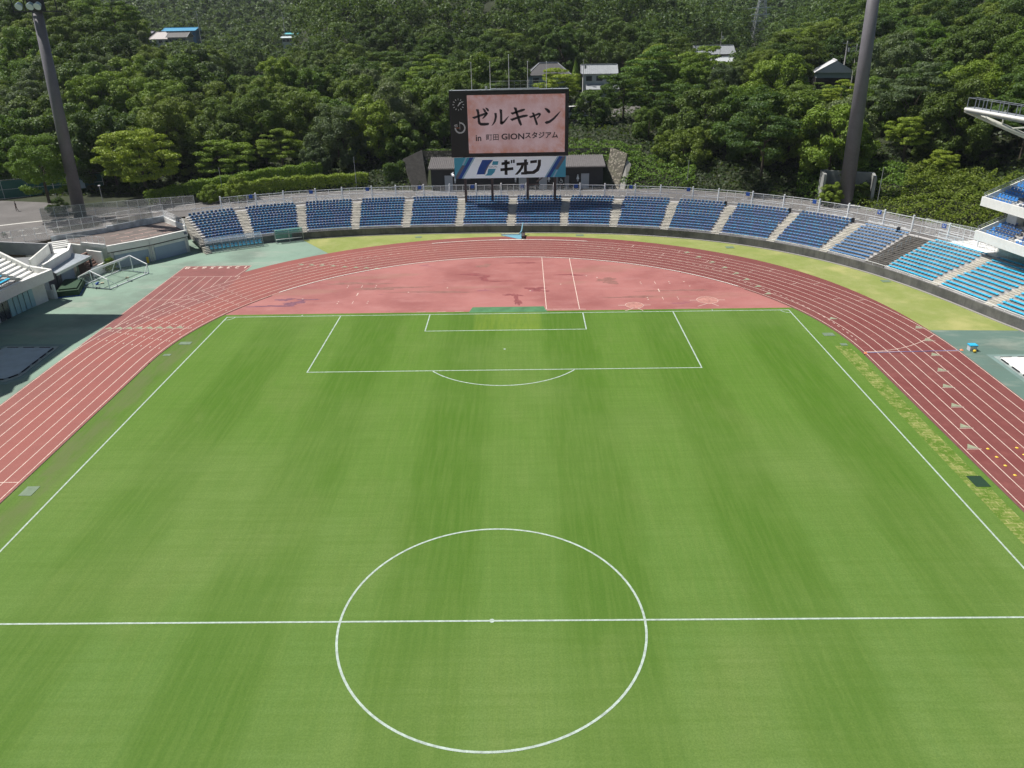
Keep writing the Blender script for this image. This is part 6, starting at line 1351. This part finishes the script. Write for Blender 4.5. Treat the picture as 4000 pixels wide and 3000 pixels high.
def person(x, y, z, rz, lab):
    me = bpy.data.meshes.new('person'); J = [(0, 0, .95), (0, 0, 1.15), (0, .01, 1.42), (0, .02, 1.52), (0, .03, 1.62), (0, .03, 1.72), (.18, .01, 1.42), (.25, .03, 1.15), (.24, .15, .92), (-.18, .01, 1.42), (-.26, -.02, 1.15), (-.25, .05, .9), (.1, 0, .9), (.11, .12, .5), (.11, .06, .07), (.11, .2, .03), (-.1, 0, .9), (-.11, -.05, .5), (-.11, -.2, .1), (-.11, -.08, .03)]
    E_ = [(0, 1), (1, 2), (2, 3), (3, 4), (4, 5), (2, 6), (6, 7), (7, 8), (2, 9), (9, 10), (10, 11), (0, 12), (12, 13), (13, 14), (14, 15), (0, 16), (16, 17), (17, 18), (18, 19)]
    me.from_pydata(J, E_, []); o = link('person', me); sm = o.modifiers.new('s', 'SKIN'); rad = [.14, .13, .16, .06, .095, .085, .07, .05, .035, .07, .05, .035, .09, .06, .045, .035, .09, .06, .045, .035]
    for i, r in enumerate(rad): me.skin_vertices[0].data[i].radius = (r, r)
    me.skin_vertices[0].data[0].use_root = True; ss = o.modifiers.new('d', 'SUBSURF'); ss.levels = 1; ss.render_levels = 1
    bpy.context.view_layer.update(); m2 = bpy.data.meshes.new_from_object(o.evaluated_get(bpy.context.evaluated_depsgraph_get())); bpy.data.objects.remove(o)
    skin = mat('skin', (.42, .25, .17), .6); shirt = mat('dark_shirt', (.05, .05, .07), .8); pant = mat('brown_trousers', (.10, .06, .05), .8); hair = mat('hair', (.02, .016, .014), .7)
    m2.materials.clear(); 
    for q in (skin, shirt, pant, hair): m2.materials.append(q)
    for p in m2.polygons: c = p.center; p.material_index = 3 if c.z > 1.68 or (c.z > 1.58 and c.y < 0) else 0 if c.z > 1.5 or abs(c.x) > .21 and c.z < 1.12 else 1 if c.z > .95 else 2
    o = link('person', m2); o.location = (x, y, z); o.rotation_euler = (0, 0, rz); tag(o, lab, 'person')
person(-85.0, 96.6, 3.61, 2.2, 'person in dark clothes walking on the shaded road at far left')
cf = panel_fence('court_fence', [(-112, 98, 3.6), (-86, 110.5, 3.6), (-78, 113.5, 3.6)], 3.4, 'green netted court fence in the shade at the far left', z0=3.6, wires=0, sp=4); part(wallseg(MB(), (-112, 98.2), (-86, 110.7), .04, 3.7, 6.8), 'net', mat('court_net', (.03, .12, .10), .8), cf); part(wallseg(MB(), (-86, 110.7), (-78, 113.7), .04, 3.7, 6.8), 'net', mat('court_net', ()), cf)
tag(wallseg(MB(), (-82.5, 110.0), (-80.2, 111.0), .06, 4.6, 6.2).build('notice_board', mat('pale_board', (.42, .50, .58), .6)), 'pale notice board on the court fence behind the leftmost tree', 'sign')

# ------------------------------------------------------------------ air
hz = MB(); hz.box(-950, 950, -120, 1350, -2.0, 118); hm = bpy.data.materials.new('haze_air'); hm.use_nodes = True; nt = hm.node_tree; nt.nodes.clear()
pv = nt.nodes.new('ShaderNodeVolumePrincipled'); pv.inputs['Color'].default_value = (.82, .90, 1.0, 1); pv.inputs['Density'].default_value = .00010; pv.inputs['Anisotropy'].default_value = .2
oo = nt.nodes.new('ShaderNodeOutputMaterial'); nt.links.new(pv.outputs[0], oo.inputs['Volume']); o = hz.build('haze', hm); o['kind'] = 'stuff'; o['label'] = 'thin blue summer haze over the valley'; o['category'] = 'haze'
